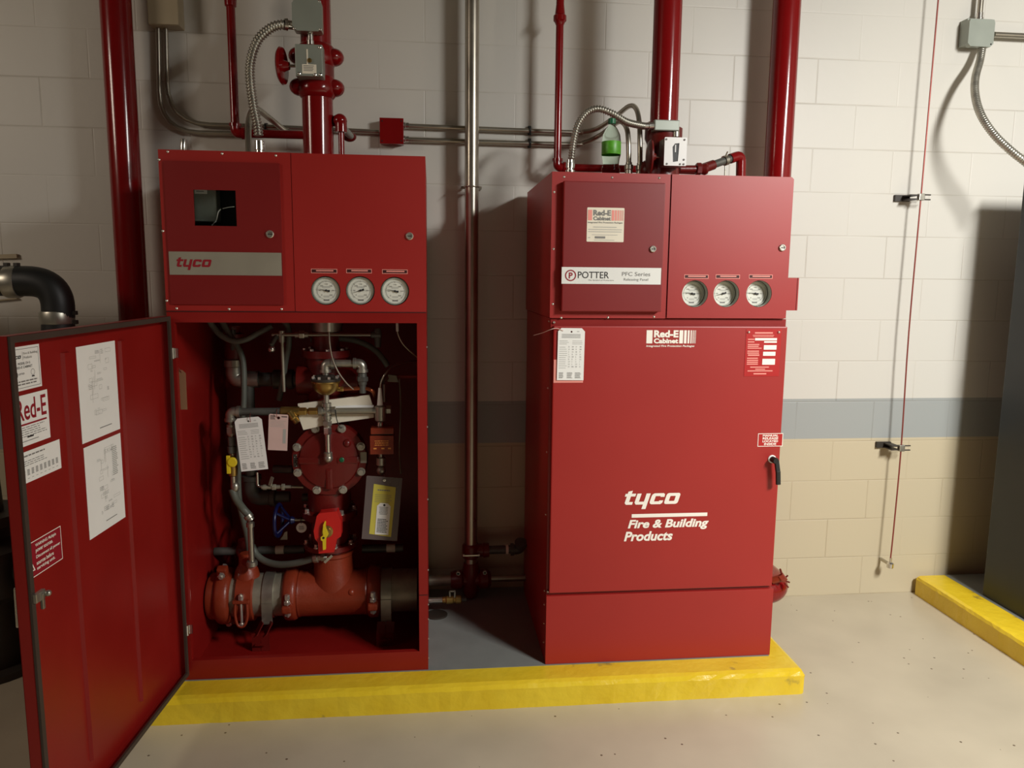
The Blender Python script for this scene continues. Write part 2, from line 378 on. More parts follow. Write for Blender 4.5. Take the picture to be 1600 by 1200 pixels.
# ------------------------------------------------------------------ housekeeping pads
def pad(x0, x1, y0, y1, h, gx0, gx1, gy0, gy1, bev, label):
    t = thing('equipment_pad', label, 'concrete pad', ((x0+x1)/2, y0, 0))
    # bevelled body in yellow paint, subdivided along its length so the brush marks are uneven
    mb = MB(); n = 60
    prof = [(y0, 0), (y0, h-bev), (y0+bev*.35, h-bev*.3), (y0+bev*1.1, h), (y1, h), (y1, 0)]
    xs = [x0, x0+.001, x0+bev*.4, x0+bev]+[x0+bev+(x1-x0-2*bev)*i/n for i in range(1, n)]+[x1-bev, x1-bev*.4, x1-.001, x1]
    rows = []
    for i, x in enumerate(xs):
        e = min(x-x0, x1-x); dz = (1-min(1, e/bev))**2*bev*.9; dy = (1-min(1, e/bev))**2*bev*.5; row = []
        for (y, z) in prof:
            jz = random.uniform(-.0012, .0012) if 0 < z < h else 0; jy = random.uniform(-.0014, .0014) if y < y0+bev*2 and i not in (0, len(xs)-1) else 0
            row.append(V((x, y+jy+(dy if y == y0 else 0), max(0, z+jz-(dz if z > 0 else 0)))))
        rows.append(row)
    vs = [p for r in rows for p in r]; k = len(prof); fs = []
    for i in range(len(rows)-1):
        for j in range(k-1): fs.append([i*k+j, (i+1)*k+j, (i+1)*k+j+1, i*k+j+1])
    fs.append(list(range(k))); fs.append([(len(rows)-1)*k+j for j in range(k)][::-1])
    mb.add(vs, fs, 0); mb.build('yellow_curb', 'ypad', t)
    MB().box(gx0, gx1, gy0, gy1, h-.004, h+.0014).build('grey_top', 'pads', t)
    return t
pad(-1.08, 1.459, -.905, -.004, .1, -1.0, 1.362, -.782, -.006, .022, 'long low concrete pad with bright yellow painted front edge under both red cabinets')
# the right-hand pad: its yellow side runs towards the viewer
def side_pad():
    t = thing('equipment_pad', 'yellow-edged concrete pad carrying the dark cabinet at the right edge', 'concrete pad', (3.2, -1.0, 0))
    mb = MB(); n = 70; x0, x1, y0, y1, h = 2.500, 3.9, -2.1, -.03, .1
    prof = [(x0, 0), (x0, h-.018), (x0+.006, h-.005), (x0+.022, h), (2.66, h)]
    k = len(prof); vs = []; fs = []
    for i in range(n+1):
        y = y0+(y1-y0)*i/n
        for (x, z) in prof: vs.append(V((x+(random.uniform(-.0012, .0012)), y, z+(random.uniform(-.001, .001) if 0 < z < h else 0))))
    for i in range(n):
        for j in range(k-1): fs.append([i*k+j, i*k+j+1, (i+1)*k+j+1, (i+1)*k+j])
    fs.append([n*k+j for j in range(k)]+[len(vs)]); vs.append(V((2.66, y1, 0)))
    fs.append([j for j in range(k)][::-1]+[len(vs)]); vs.append(V((2.66, y0, 0)))
    mb.add(vs, fs, 0); mb.build('yellow_curb', 'ypad', t)
    MB().box(2.655, x1, y0, y1, 0, h+.0005).build('grey_top', 'pads', t)
side_pad()

# ------------------------------------------------------------------ dark cabinet at the right edge
t = thing('electrical_cabinet', 'tall dark grey steel cabinet standing on the right-hand yellow pad', 'cabinet', (3.2, -.45, .1))
MB().box(2.672, 3.6, -.66, -.285, .1015, 2.075, bev=.006).build('enclosure', 'dark', t)
MB().box(2.69, 3.58, -.675, -.661, .16, 2.03, bev=.003).build('door', 'dark', t)
g = MB()
g.beam((2.668, -.60, 1.35), (2.668, -.45, 1.35), .006, .012)
g.build('latch', 'black', t)
MB().box(2.667, 2.673, -.62, -.59, .33, .39).build('side_plate', 'black', t)

# ================================================================== CABINET PARTS
def screws(parent, pts, Y, r=.0042):
    base = None
    for (x, y) in pts:
        p = P(x, y, Y)
        if base is None:
            base = MB().lathe((p.x, Y+.0005, p.z), (0, -1, 0), [(0, r), (.0015, r), (.0032, r*.55), (.0036, 0)], 12).build('screw', 'bolt', parent); b0 = p
        else:
            s = base.copy(); s.location = V((p.x-b0.x, 0, p.z-b0.z)); C.objects.link(s); s.parent = parent
def lock(parent, x, y, Y, r=.0135):
    p = P(x, y, Y); q = V((p.x, Y, p.z))
    m = MB().lathe(q, (0, -1, 0), [(0, r), (.006, r), (.008, r*.85), (.008, r*.62), (.005, r*.6), (.005, 0)], 24)
    m.box(p.x-r*.5, p.x+r*.5, Y-.0065, Y-.005, p.z-.0013, p.z+.0013, 1); m.build('lock', ['bolt', 'ink'], parent)
def gauge(parent, x, y, Yp, ang, deep, rad=.0500):
    """round pressure gauge seen through a hole in the panel at Yp"""
    p = P(x, y, Yp); cx, cz = p.x, p.z; Yd = Yp+deep
    g = MB().lathe((cx, Yp+.002, cz), (0, 1, 0), [(0, rad*1.0), (deep+.02, rad*1.0)], 40, cap=False)
    g.lathe((cx, Yd+.02, cz), (0, 1, 0), [(0, rad), (.02, rad*.6), (.05, rad*.5)], 40)
    g.lathe((cx, Yd+.012, cz), (0, -1, 0), [(0, rad*.995), (.012, rad*.995), (.016, rad*.95), (.016, rad*.885), (.010, rad*.875)], 40, cap=False)
    go = g.build('gauge_case', 'casing', parent)
    fr = FR(Yd+.003); d = MB(); d.prism(fr, circ(cx, cz, rad*.885), [], .001)
    d.prism((V((0, Yd+.0025, 0)), X_, Z_, -Y_), circ(cx, cz, rad*.66, 40), [circ(cx, cz, rad*.645, 40)], 0, 1)
    for i in range(31):
        a = math.radians(225-9*i); r0 = rad*(.66 if i % 5 else .60); r1 = rad*.72; c_, s_ = math.cos(a), math.sin(a)
        d.beam((cx+r0*c_, Yd+.002, cz+r0*s_), (cx+r1*c_, Yd+.002, cz+r1*s_), .0004, .0006 if i % 5 else .0011, 1)
    for i, st in enumerate(('0', '50', '100', '150', '200', '250', '300')):
        a = math.radians(225-45*i); d.text(st, fr, cx+rad*.46*math.cos(a)-.0018*len(st), cx+rad*.46*math.cos(a)+.0018*len(st), cz+rad*.46*math.sin(a)-.0024, cz+rad*.46*math.sin(a)+.0024, .0008, 1)
    d.lines(fr, cx-rad*.3, cx+rad*.3, cz+rad*.16, cz+rad*.3, 2, .0008, 2, center=True); d.lines(fr, cx-rad*.24, cx+rad*.24, cz-rad*.52, cz-rad*.38, 2, .0008, 2, center=True)
    d.quad(fr, cx-rad*.2, cx+rad*.2, cz-rad*.74, cz-rad*.64, .0008, 1)
    d.build('dial', ['dial', 'inkg', 'inkl'], go)
    a = math.radians(ang); dx, dz = math.cos(a), math.sin(a); nn = MB()
    Yn = Yd-.002; nx, nz = -dz, dx
    tip = (cx+dx*rad*.68, cz+dz*rad*.68); tail = (cx-dx*rad*.26, cz-dz*rad*.26)
    poly = [(cx+nx*.0016, cz+nz*.0016), (tip[0], tip[1]), (cx-nx*.0016, cz-nz*.0016), (tail[0]-nx*.0042, tail[1]-nz*.0042), (tail[0]+nx*.0042, tail[1]+nz*.0042)][::-1]
    nn.prism((V((0, Yn, 0)), X_, Z_, -Y_), poly, [], .0008); nn.lathe((cx, Yn+.003, cz), (0, -1, 0), [(0, .004), (.004, .004), (.005, .002)], 16)
    nn.build('needle', 'ink', go)
    return cx, cz
def gauge_label(parent, x0, y0, x1, y1, Y):
    a = rc(x0, y0, x1, y1, Y); fr = FR(Y)
    m = MB(); m.quad(fr, *a, .0006, 0); m.frame_rect(fr, *a, .0022, .0010, 1)
    m.lines(fr, a[0]+.014, a[1]-.010, a[2]+.0055, a[3]-.0045, 1, .0010, 1, thick=.8, jag=.12, center=True); m.build('gauge_label', ['seam', 'logop'], parent)
def tyco(m, fr, u0, u1, v0, v1, h, mi):
    """blocky slanted lower-case lettering t y c o"""
    o, u, v, n = fr; k = (u1-u0)/4.92; q = (v1-v0)/1.70; sh = .30
    def S(dx, pts): return [(u0+(x+dx+sh*(y+.42)-.35)*k, v0+(y+.42)*q) for x, y in pts]
    t_ = [(0, 1), (0, .75), (.18, .75), (.18, .16), (.34, 0), (.88, 0), (.88, .25), (.54, .25), (.54, .75), (.92, .75), (.92, 1), (.54, 1), (.54, 1.28), (.18, 1.20), (.18, 1)]
    y_ = [(0, 1), (0, .18), (.16, 0), (.80, 0), (.80, -.42), (1.16, -.42), (1.16, 1), (.80, 1), (.80, .26), (.36, .26), (.36, 1)]
    c_ = [(.2, 0), (1.0, 0), (1.14, .1), (1.16, .34), (.82, .34), (.80, .26), (.37, .26), (.37, .74), (.80, .74), (.82, .66), (1.16, .66), (1.14, .90), (1.0, 1), (.2, 1), (.04, .90), (0, .75), (0, .25), (.04, .1)]
    f2_ = (o+n*h, u, v, n)
    for dx, pts, hl in ((0, t_, []), (1.04, y_, []), (2.36, c_, []), (3.66, rrect(0, 1.22, 0, 1, .2), [S(3.66, rrect(.37, .85, .27, .73, .06))])): m.prism(f2_, S(dx, pts), hl, 0, mi)
def rede(m, fr, u0, u1, v0, v1, h, mt, mbar, mbg=None):
    """RED-E CABINET wordmark between bars, in the rectangle"""
    W_ = u1-u0; H_ = v1-v0; vb = v0+H_*.24
    m.quad(fr, u0, u0+W_*.12, vb, v1, h, mbar)
    m.text('Red-E', fr, u0+W_*.15, u0+W_*.645, vb+H_*.34, v1, h, mt, bold=.045)
    m.text('Cabinet', fr, u0+W_*.15, u0+W_*.645, vb, vb+H_*.29, h, mt, bold=.045)
    x = u0+W_*.665
    for bw, gp in ((.075, .02), (.052, .022), (.036, .022), (.024, .02), (.016, .018), (.010, .012), (.006, 0)):
        m.quad(fr, x, x+W_*bw, vb, v1, h, mbar); x += W_*(bw+gp)
    m.text('Integrated Fire Protection Packages', fr, u0, u1-W_*.02, v0, v0+H_*.15, h, mt, bold=.02, shear=.2)

# ================================================================== LEFT (OPEN) CABINET
FY = -.775
LX0, LX1, BY = -.927, -.018, -.05
cabL = thing('fire_protection_cabinet', 'red fire protection cabinet with its lower door swung open, pipework showing inside', 'cabinet', ((LX0+LX1)/2, -.42, .1))
cabL_loc = V(cabL.location)
# lower enclosure: sides, back, floor, top, front frame
e = MB(); T = .006
e.box(LX0, LX0+T, FY+.02, BY, .1015, 1.487); e.box(LX1-T, LX1, FY+.001, BY, .1015, 1.487); e.box(LX0+T, LX1-T, BY-T, BY, .1015, 1.487)
e.box(LX0+T, LX1-T, FY+.02, BY-T, .1015, .1045); e.box(LX0+T, LX1-T, FY+.02, BY-T, 1.481, 1.487)
of = (-.902, -.052, .178, 1.449)
e.prism(FR(FY), rect(LX0, LX1, .1015, 1.487), [rect(of[0], of[1], of[2], of[3])], .022)
e.build('enclosure', 'redshade', cabL)
MB().box(LX0, LX1, FY-.0015, FY+.003, 1.4862, 1.4895).build('seam_strip', 'seam', cabL)
MB().box(-.050, LX1, FY-.0012, FY, .4055, .4085).build('seam_strip', 'seam', cabL)
# upper housing, hollow
h = MB(); UZ0, UZ1 = 1.489, 2.04
h.box(LX0, LX0+T, FY+.004, BY, UZ0, UZ1); h.box(LX1-T, LX1, FY+.004, BY, UZ0, UZ1); h.box(LX0+T, LX1-T, BY-T, BY, UZ0, UZ1)
h.box(LX0+T, LX1-T, FY+.004, BY-T, UZ0, UZ0+T); h.box(LX0+T, LX1-T, FY+.004, BY-T, UZ1-T, UZ1)
h.box(-.487, -.482, FY+.01, BY-T, UZ0+T, UZ1-T)
h.build('upper_housing', 'red', cabL)
win = rc(303, 297, 369, 353, FY-.006)
MB().prism(FR(FY), rect(LX0, -.4845, UZ0+.001, UZ1), [rect(win[0]-.01, win[1]+.01, win[2]-.01, win[3]+.01)], .004).build('side_plate', 'red', cabL)
a = rc(261, 253, 440, 476, FY-.006)
pl = MB(); pl.prism(FR(FY-.006), rrect(a[0], a[1], a[2], a[3], .003), [rect(*win)], .006)
pdoor = pl.build('panel_door', 'redp', cabL)
MB().box(win[0]-.004, win[1]+.004, FY-.003, FY-.001, win[2]-.004, win[3]+.004).build('window_pane', 'glass', pdoor)
b = rc(265, 394, 441, 430, FY-.006); fr = FR(FY-.006)
np_ = MB(); np_.prism((V((0, FY-.0075, 0)), X_, Z_, -Y_), rect(b[0]-.001, b[1]-.002, b[2], b[3]), [], .0015)
tt = rc(276, 402, 331, 422, FY-.0075); tyco(np_, FR(FY-.0075), *tt, .0007, 1); np_.build('nameplate', ['alu', 'inkr'], pdoor)
lock(pdoor, 422, 366, FY-.006)
# control unit behind the window
cu = MB(); cc = rc(303, 299, 337, 346, FY+.05)
cu.box(cc[0]-.02, cc[1], FY+.06, FY+.12, cc[2]-.0, cc[3]+.03, bev=.006)
cu.quad(FR(FY+.059), cc[0]+.002, cc[0]+.045, cc[3]-.008, cc[3]+.006, 0, 1)
cu.lines(FR(FY+.0585), cc[0]+.008, cc[0]+.038, cc[3]-.004, cc[3]+.002, 1, 0, 2)
cu.build('control_unit', ['boxg', 'white', 'inkg'], cabL)
MB().tube(PT([(331, 352), (338, 344), (341, 332), (345, 327)], FY+.045), .0018).tube(PT([(348, 326), (357, 324), (366, 323)], FY+.05), .0015).build('control_wire', 'whitep', cabL)
MB().box(win[0]-.06, win[1]+.06, FY+.125, FY+.13, win[2]-.06, win[3]+.06).build('back_plate', 'darkm', cabL)
# gauge plate on the right half
gL = [(509, 454, 170), (563, 454, 197), (617, 455, 168)]
holes = []
for x, y, an in gL: p = P(x, y, FY); holes.append(circ(p.x, p.z, .0515, 40))
gp = MB().prism(FR(FY-.002), rrect(-.4825, LX1, UZ0+.001, UZ1-.001, .003), holes, .006).build('gauge_plate', 'red', cabL)
for x, y, an in gL: gauge(cabL, x, y, FY-.002, an, .012)
for q in ((486, 420, 527, 427), (541, 420, 581, 427), (597, 421, 637, 428)): gauge_label(cabL, *q, FY-.002)
lock(cabL, 640, 369, FY-.002)
screws(cabL, [(262, 237), (347, 240), (431, 243), (248.5, 249.5), (254.5, 361), (260.5, 470), (276, 482), (358, 483), (440, 483)], FY)
sb = None
for z in (1.36, 1.06, .78, .50, .36, .30, .22, .14):      # screws on the right flank
    sb = MB().lathe((LX1, FY+.018, z), (1, 0, 0), [(0, .004), (.002, .004), (.004, .002)], 10).build('screw', 'bolt', cabL)
# --- swung-open lower door
PH = math.radians(4.6); hx, hy = -.916, -.788
DU = V((math.sin(PH), math.cos(PH), 0)); DN = V((math.cos(PH), -math.sin(PH), 0))   # from free end to hinge; inward normal
DO = V((hx, hy, 0)); DW = .905; DZ0, DZ1, DT = .128, 1.472, .030
def DP(x, y, h_=-.0285):
    """pixel -> (a, z) on the door's inner skin"""
    d = _ray(x, y); o = DO+DN*h_; tt_ = (o-CP).dot(DN)/d.dot(DN); q = CP+d*tt_-o
    return q.dot(DU), q.z
def DFR(h_): return (DO+DN*h_, DU, Z_, DN)
door = MB(); o_ = DO-DN*DT
door.prism(DFR(-DT+.0015), rect(-DW, 0, DZ0, DZ1), [], .0015)
door.prism(DFR(0), rect(-DW, 0, DZ0, DZ1), [rect(-DW+.0022, -.0022, DZ0+.0022, DZ1-.0022)], DT)
door.prism(DFR(0), rect(-DW, 0, DZ0, DZ1), [rect(-DW+.016, -.016, DZ0+.016, DZ1-.016)], .0015)
dob = door.build('door', 'redshade', cabL)
MB().prism(DFR(.007), rect(-DW+.001, -.001, DZ0+.001, DZ1-.001), [rect(-DW+.0165, -.0165, DZ0+.0165, DZ1-.0165)], .0075).build('gasket', 'gasket', dob)
for (x0, y0, x1, y1) in ((104, 550, 142, 1188), (190, 532, 221, 1094)):
    a0, z0 = DP(x0, y0); a1, z1 = DP(x1, y1); aa = (a0+a1)/2; wv = .026
    rb = MB(); pr_ = [(-wv/2-.006, 0), (-wv/2, .009), (wv/2, .009), (wv/2+.006, 0)]
    vs = []
    for z in (z1, z0): vs += [DO+DN*(-.0284+q[1])+DU*(aa+q[0])+Z_*z for q in pr_]
    rb.add(vs, [[0, 1, 5, 4], [1, 2, 6, 5], [2, 3, 7, 6], [0, 3, 2, 1], [4, 5, 6, 7]]); rb.build('stiffener_rib', 'redshade', dob)
def sticker(name, corners, fn, mats, base=0, h_=.0008):
    """corners: right-top, right-bottom pixels and width, on the door skin"""
    (xr, yt), (xr2, yb), wd = corners
    a1, z1 = DP(xr, yt); a2, z2 = DP(xr2, yb); aa = (a1+a2)/2
    m = MB(); fr = DFR(-.0285+h_); m.prism(fr, rect(aa-wd, aa, z2, z1), [], .0006, base); fn(m, fr, aa-wd, aa, z2, z1); return m.build(name, mats, dob)
def f1(m, fr, a, b, c, d):
    W_, H_ = b-a, d-c; m.frame_rect(fr, a+.006, b-.006, c+.006, d-.006, .0012, .0006, 2)
    tyco(m, fr, a+W_*.15, a+W_*.46, c+H_*.70, c+H_*.82, .0006, 1); m.quad(fr, a+W_*.50, a+W_*.505, c+H_*.68, c+H_*.88, .0006, 2)
    m.text('Fire & Building', fr, a+W_*.53, a+W_*.93, c+H_*.79, c+H_*.86, .0006, 2); m.text('Products', fr, a+W_*.53, a+W_*.76, c+H_*.71, c+H_*.77, .0006, 2)
    m.text('MODEL DV-5', fr, a+W_*.36, a+W_*.70, c+H_*.585, c+H_*.64, .0006, 1); m.text('RED-E CABINET', fr, a+W_*.30, a+W_*.76, c+H_*.50, c+H_*.555, .0006, 1)
    m.prism((fr[0]+fr[3]*.0006, fr[1], fr[2], fr[3]), circ(a+W_*.26, c+H_*.37, .011), [circ(a+W_*.26, c+H_*.37, .0088)], 0, 1)
    m.text('UL', fr, a+W_*.225, a+W_*.295, c+H_*.34, c+H_*.41, .0006, 1, bold=.02); m.text('LISTED', fr, a+W_*.36, a+W_*.52, c+H_*.36, c+H_*.40, .0006, 1)
    m.prism((fr[0]+fr[3]*.0006, fr[1], fr[2], fr[3]), circ(a+W_*.76, c+H_*.38, .008), [circ(a+W_*.76, c+H_*.38, .0070)], 0, 2); m.quad(fr, a+W_*.72, a+W_*.80, c+H_*.27, c+H_*.30, .0006, 1)
    m.lines(fr, a+W_*.12, b-W_*.1, c+H_*.09, c+H_*.22, 2, .0006, 2, center=True, words=True)
sticker('sticker', ((60.5, 537), (65, 603), .147), f1, ['white', 'ink', 'inkg'])
def f2(m, fr, a, b, c, d):
    W_, H_ = b-a, d-c
    m.text('Red-E', fr, a+W_*.185, b-W_*.06, c+H_*.50, c+H_*.92, .0006, 1, bold=.012); m.quad(fr, a+W_*.06, b-W_*.07, c+H_*.405, c+H_*.44, .0006, 1)
    m.lines(fr, a+W_*.08, b-W_*.06, c+H_*.15, c+H_*.37, 5, .0006, 2, words=True, thick=.3); m.quad(fr, a+W_*.40, a+W_*.56, c+H_*.15, c+H_*.18, .0006, 3); m.lines(fr, a+W_*.2, b-W_*.3, c+H_*.07, c+H_*.10, 1, .0006, 2)
sticker('sticker', ((73, 608), (78.5, 683), .166), f2, ['white', 'inkr', 'inkg', 'ink'])
def f3(m, fr, a, b, c, d):
    W_, H_ = b-a, d-c
    m.lines(fr, a+W_*.15, b-W_*.25, c+H_*.78, c+H_*.88, 1, .0006, 1, words=True); m.lines(fr, a+W_*.08, b-W_*.3, c+H_*.50, c+H_*.70, 3, .0006, 1, words=True, thick=.3)
    for i in range(10):
        x = a+W_*(.10+.087*i); m.lines(fr, x, x+W_*.05, c+H_*.22, c+H_*.42, 5, .0006, 1, jag=.1, thick=.6); m.quad(fr, x, x+W_*.04, c+H_*.12, c+H_*.14, .0006, 2)
sticker('sticker', ((92.5, 686), (95.5, 731), .208), f3, ['white', 'inkg', 'inkl'])
def f4(m, fr, a, b, c, d):
    W_, H_ = b-a, d-c; m.frame_rect(fr, a, b, c, d, .0022, .0006, 1)
    o, u, v, n = fr; f2_ = (o+n*.0006, u, v, n)
    tx, tz = a+W_*.19, c+H_*.42
    m.prism(f2_, [(tx-.022, tz-.022), (tx+.024, tz-.022), (tx+.001, tz+.022)], [[(tx-.0165, tz-.019), (tx+.0185, tz-.019), (tx+.001, tz+.0155)]], 0, 1)
    m.quad(fr, tx-.001, tx+.003, tz-.008, tz+.006, .0006, 1); m.quad(fr, tx-.001, tx+.003, tz-.015, tz-.011, .0006, 1)
    for i, s_ in enumerate(('WARNING: Multiple', 'power sources.', 'Disconnect all power', 'sources before', 'servicing unit.')):
        L_ = W_*.60*len(s_)/20; m.text(s_, fr, a+W_*.36, a+W_*.36+L_, c+H_*(.78-.165*i), c+H_*(.78-.165*i)+H_*.115, .0006, 1, bold=.02)
sticker('warning_sticker', ((94, 821), (97, 873), .182), f4, ['inkr', 'logow'])
def draw(seed, tall):
    def f(m, fr, a, b, c, d):
        rnd = random.Random(seed); W_, H_ = b-a, d-c
        for i in range(26):
            x = a+W_*rnd.uniform(.22, .72); z = c+H_*rnd.uniform(.18, .92); w_ = W_*rnd.uniform(.04, .2); h_ = H_*rnd.uniform(.01, .06)
            if rnd.random() < .45: m.frame_rect(fr, x, x+w_, z, z+h_, .0007, .0006, 2)
            else: m.lines(fr, x, x+w_, z, z+h_, 3, .0006, 1 if rnd.random() < .4 else 2, thick=.3)
        for i in range(5): x = a+W_*rnd.uniform(.3, .6); z = c+H_*rnd.uniform(.3, .8); m.quad(fr, x, x+.0008, z, z+H_*.14, .0006, 2)
        if tall: m.lines(fr, a+W_*.72, b-W_*.12, c+H_*.55, c+H_*.88, 16, .0006, 2, thick=.5)
        m.lines(fr, a+W_*.45, b-W_*.2, c+H_*.08, c+H_*.1, 1, .0006, 1)
    return f
for k, (x0, y0, x1, y1, x2, y2) in enumerate(((179, 532, 187, 670, 118, 545), (188, 676, 195, 808, 130, 700))):
    a0, z0 = DP(x0, y0); a1, z1 = DP(x1, y1); al, zl = DP(x2, y2); aa = (a0+a1)/2
    m = MB(); frd = DFR(-.0275); m.prism(frd, rect(al, aa, z1, z0), [], .0006); draw(11+k, k == 1)(m, frd, al, aa, z1, z0); m.build('wiring_diagram', ['white', 'inkg', 'inkl'], dob)
# latch, handle, hinges
a0, z0 = DP(52, 935, .006); q = DO+DN*.006+DU*(-DW+.012)+Z_*z0
m = MB(); m.obb(q+DN*.006+DU*.012, DU, Z_, DN, .020, .012, .005, 0, .002); m.cyl(q+DN*.004+DU*.030, q+DN*.02+DU*.030, .007); m.obb(q+DN*.010+DU*.018-Z_*.016, DU, Z_, DN, .005, .020, .004, 0, .002); m.sphere(q+DN*.018+DU*.03, .008); m.build('latch', 'galv', dob)
hz = z0-.03; m = MB(); q = DO-DN*(DT+.004)+DU*(-DW+.04)
m.cyl(q+Z_*(hz+.03), q-DN*.014+Z_*(hz+.03), .012); m.beam(q-DN*.014+Z_*(hz+.045), q-DN*.016+Z_*(hz-.06), .02, .008, bev=.003); m.build('handle', 'bolt', dob)
for y in (552, 985):
    p = P(267 if y < 700 else 288, y, FY-.01); m = MB(); z = p.z
    m.cyl((hx+.004, hy+.004, z-.019), (hx+.004, hy+.004, z+.019), .0085); m.box(hx-.001, hx+.022, hy+.009, hy+.014, z-.017, z+.017); m.build('hinge', 'chrome', dob)
MB().tube([P(285, 872, FY+.02), P(295, 910, FY+.03), P(297, 950, FY+.025), P(291, 975, FY)], .0018).build('ground_wire', 'pink', cabL)

# ================================================================== RIGHT (CLOSED) CABINET
RX0, RX1 = .443, 1.366
cabR = thing('fire_protection_cabinet', 'red fire protection cabinet with closed door, white lettering and a green bottle on top', 'cabinet', ((RX0+RX1)/2, -.42, .1))
e = MB()
e.box(RX0, RX1-.004, FY+.032, BY, .1015, 1.466); e.build('enclosure', 'red', cabR)
MB().box(RX0-.001, RX1+.002, FY, FY+.032, .1015, .384, bev=.0015).build('base_panel', 'red', cabR)
MB().box(RX0, RX1-.008, FY+.012, FY+.032, .384, 1.468).build('front_frame', 'redshade', cabR)
# upper housing
h = MB(); UX0, UX1, RZ0, RZ1 = .437, 1.345, 1.470, 1.998
h.box(UX0, UX0+T, FY+.004, BY, RZ0, RZ1); h.box(UX1-T, UX1, FY+.004, BY, RZ0, RZ1); h.box(UX0, UX1, BY-T, BY, RZ0, RZ1)
h.box(UX0+T, UX1-T, FY+.004, BY-T, RZ0, RZ0+T); h.box(UX0+T, UX1-T, FY+.004, BY-T, RZ1-T, RZ1); h.box(.876, .881, FY+.01, BY-T, RZ0+T, RZ1-T); h.build('upper_housing', 'red', cabR)
MB().prism(FR(FY), rrect(UX0, .8775, RZ0, RZ1, .004), [], .004).build('side_plate', 'red', cabR)
a = rc(879, 284, 1037, 487, FY-.03); pm = MB().box(a[0], a[1], FY-.03, FY-.0005, a[2], a[3], bev=.004); pdr = pm.build('panel_door', 'redp', cabR)
FP = FY-.0302
b = rc(877.5, 418, 1033.5, 444, FP); m = MB(); m.prism(FR(FP-.0012), rect(b[0], b[1]-.002, b[2], b[3]), [], .0012); fr = FR(FP-.0012); W_, H_ = b[1]-b[0], b[3]-b[2]
pc = (b[0]+W_*.088, b[2]+H_*.5); m.prism((fr[0]-Y_*.0007, X_, Z_, -Y_), circ(*pc, H_*.34), [circ(*pc, H_*.27)], 0, 2)
m.text('P', fr, pc[0]-H_*.11, pc[0]+H_*.13, pc[1]-H_*.18, pc[1]+H_*.18, .0007, 2, bold=.03)
m.text('POTTER', fr, b[0]+W_*.16, b[0]+W_*.47, b[2]+H_*.34, b[2]+H_*.74, .0007, 1, bold=.005); m.text('The Symbol of Protection', fr, b[0]+W_*.265, b[0]+W_*.52, b[2]+H_*.17, b[2]+H_*.27, .0007, 3, shear=.2)
m.text('PFC Series', fr, b[0]+W_*.60, b[0]+W_*.885, b[2]+H_*.50, b[2]+H_*.74, .0007, 3, bold=.004); m.text('Releasing Panel', fr, b[0]+W_*.62, b[0]+W_*.865, b[2]+H_*.17, b[2]+H_*.37, .0007, 3)
m.build('nameplate', ['whitep', 'ink', 'inkr', 'inkg'], pdr)
b = rc(917, 324.5, 975, 378, FP); m = MB(); m.prism(FR(FP-.0006), rrect(*b, .003), [], .0006); fr = FR(FP-.0006); W_, H_ = b[1]-b[0], b[3]-b[2]
rede(m, fr, b[0]+W_*.02, b[1]-W_*.02, b[2]+H_*.53, b[2]+H_*.93, .0007, 1, 2)
m.lines(fr, b[0]+W_*.15, b[1]-W_*.18, b[2]+H_*.40, b[2]+H_*.44, 1, .0007, 3, center=True); m.lines(fr, b[0]+W_*.04, b[1]-W_*.05, b[2]+H_*.24, b[2]+H_*.37, 2, .0007, 3, jag=.05, thick=.25); m.lines(fr, b[0]+W_*.14, b[1]-W_*.16, b[2]+H_*.185, b[2]+H_*.21, 1, .0007, 3)
m.quad(fr, b[0]+W_*.22, b[0]+W_*.5, b[2]+H_*.10, b[2]+H_*.16, .0007, 1); m.quad(fr, b[0]+W_*.04, b[0]+W_*.1, b[2]+H_*.11, b[2]+H_*.13, .0007, 3); m.lines(fr, b[0]+W_*.2, b[1]-W_*.2, b[2]+H_*.03, b[2]+H_*.06, 1, .0007, 3)
m.build('sticker', ['cream', 'inkg', 'logop', 'inkl'], pdr)
lock(pdr, 1020, 389, FP, .012)
gR = [(1086, 459, 170), (1135, 459, 195), (1186, 459, 172)]; holes = []; GY = FY-.004
for x, y, an in gR: p = P(x, y, GY); holes.append(circ(p.x, p.z, .0505, 40))
tb = rc(1205, 434, 1246, 485, GY)
out = [(.8815, RZ0+.002), (UX1+.004, RZ0+.002), (UX1+.004, tb[2]), (tb[1]-.002, tb[2]), (tb[1]-.002, tb[3]), (UX1+.004, tb[3]), (UX1+.004, RZ1-.008), (UX1-.004, RZ1), (.8815, RZ1)]
MB().prism(FR(GY), out, holes, .008).build('gauge_plate', 'red', cabR)
MB().box(tb[1]-.004, tb[1]+.003, GY, GY+.04, tb[2], tb[3]).build('side_flange', 'red', cabR)
for x, y, an in gR: gauge(cabR, x, y, GY, an, .034, .0495)
for q in ((1069, 429, 1107, 435.5), (1118, 429, 1156, 435.5), (1170, 429, 1207, 435.5)): gauge_label(cabR, *q, GY)
lock(cabR, 1222, 387, GY, .013)
screws(cabR, [(881.5, 276.5), (956.5, 277.5), (1030, 278), (866, 300), (865, 389), (864, 475), (877, 496.5), (950, 496), (1022, 495)], FY)
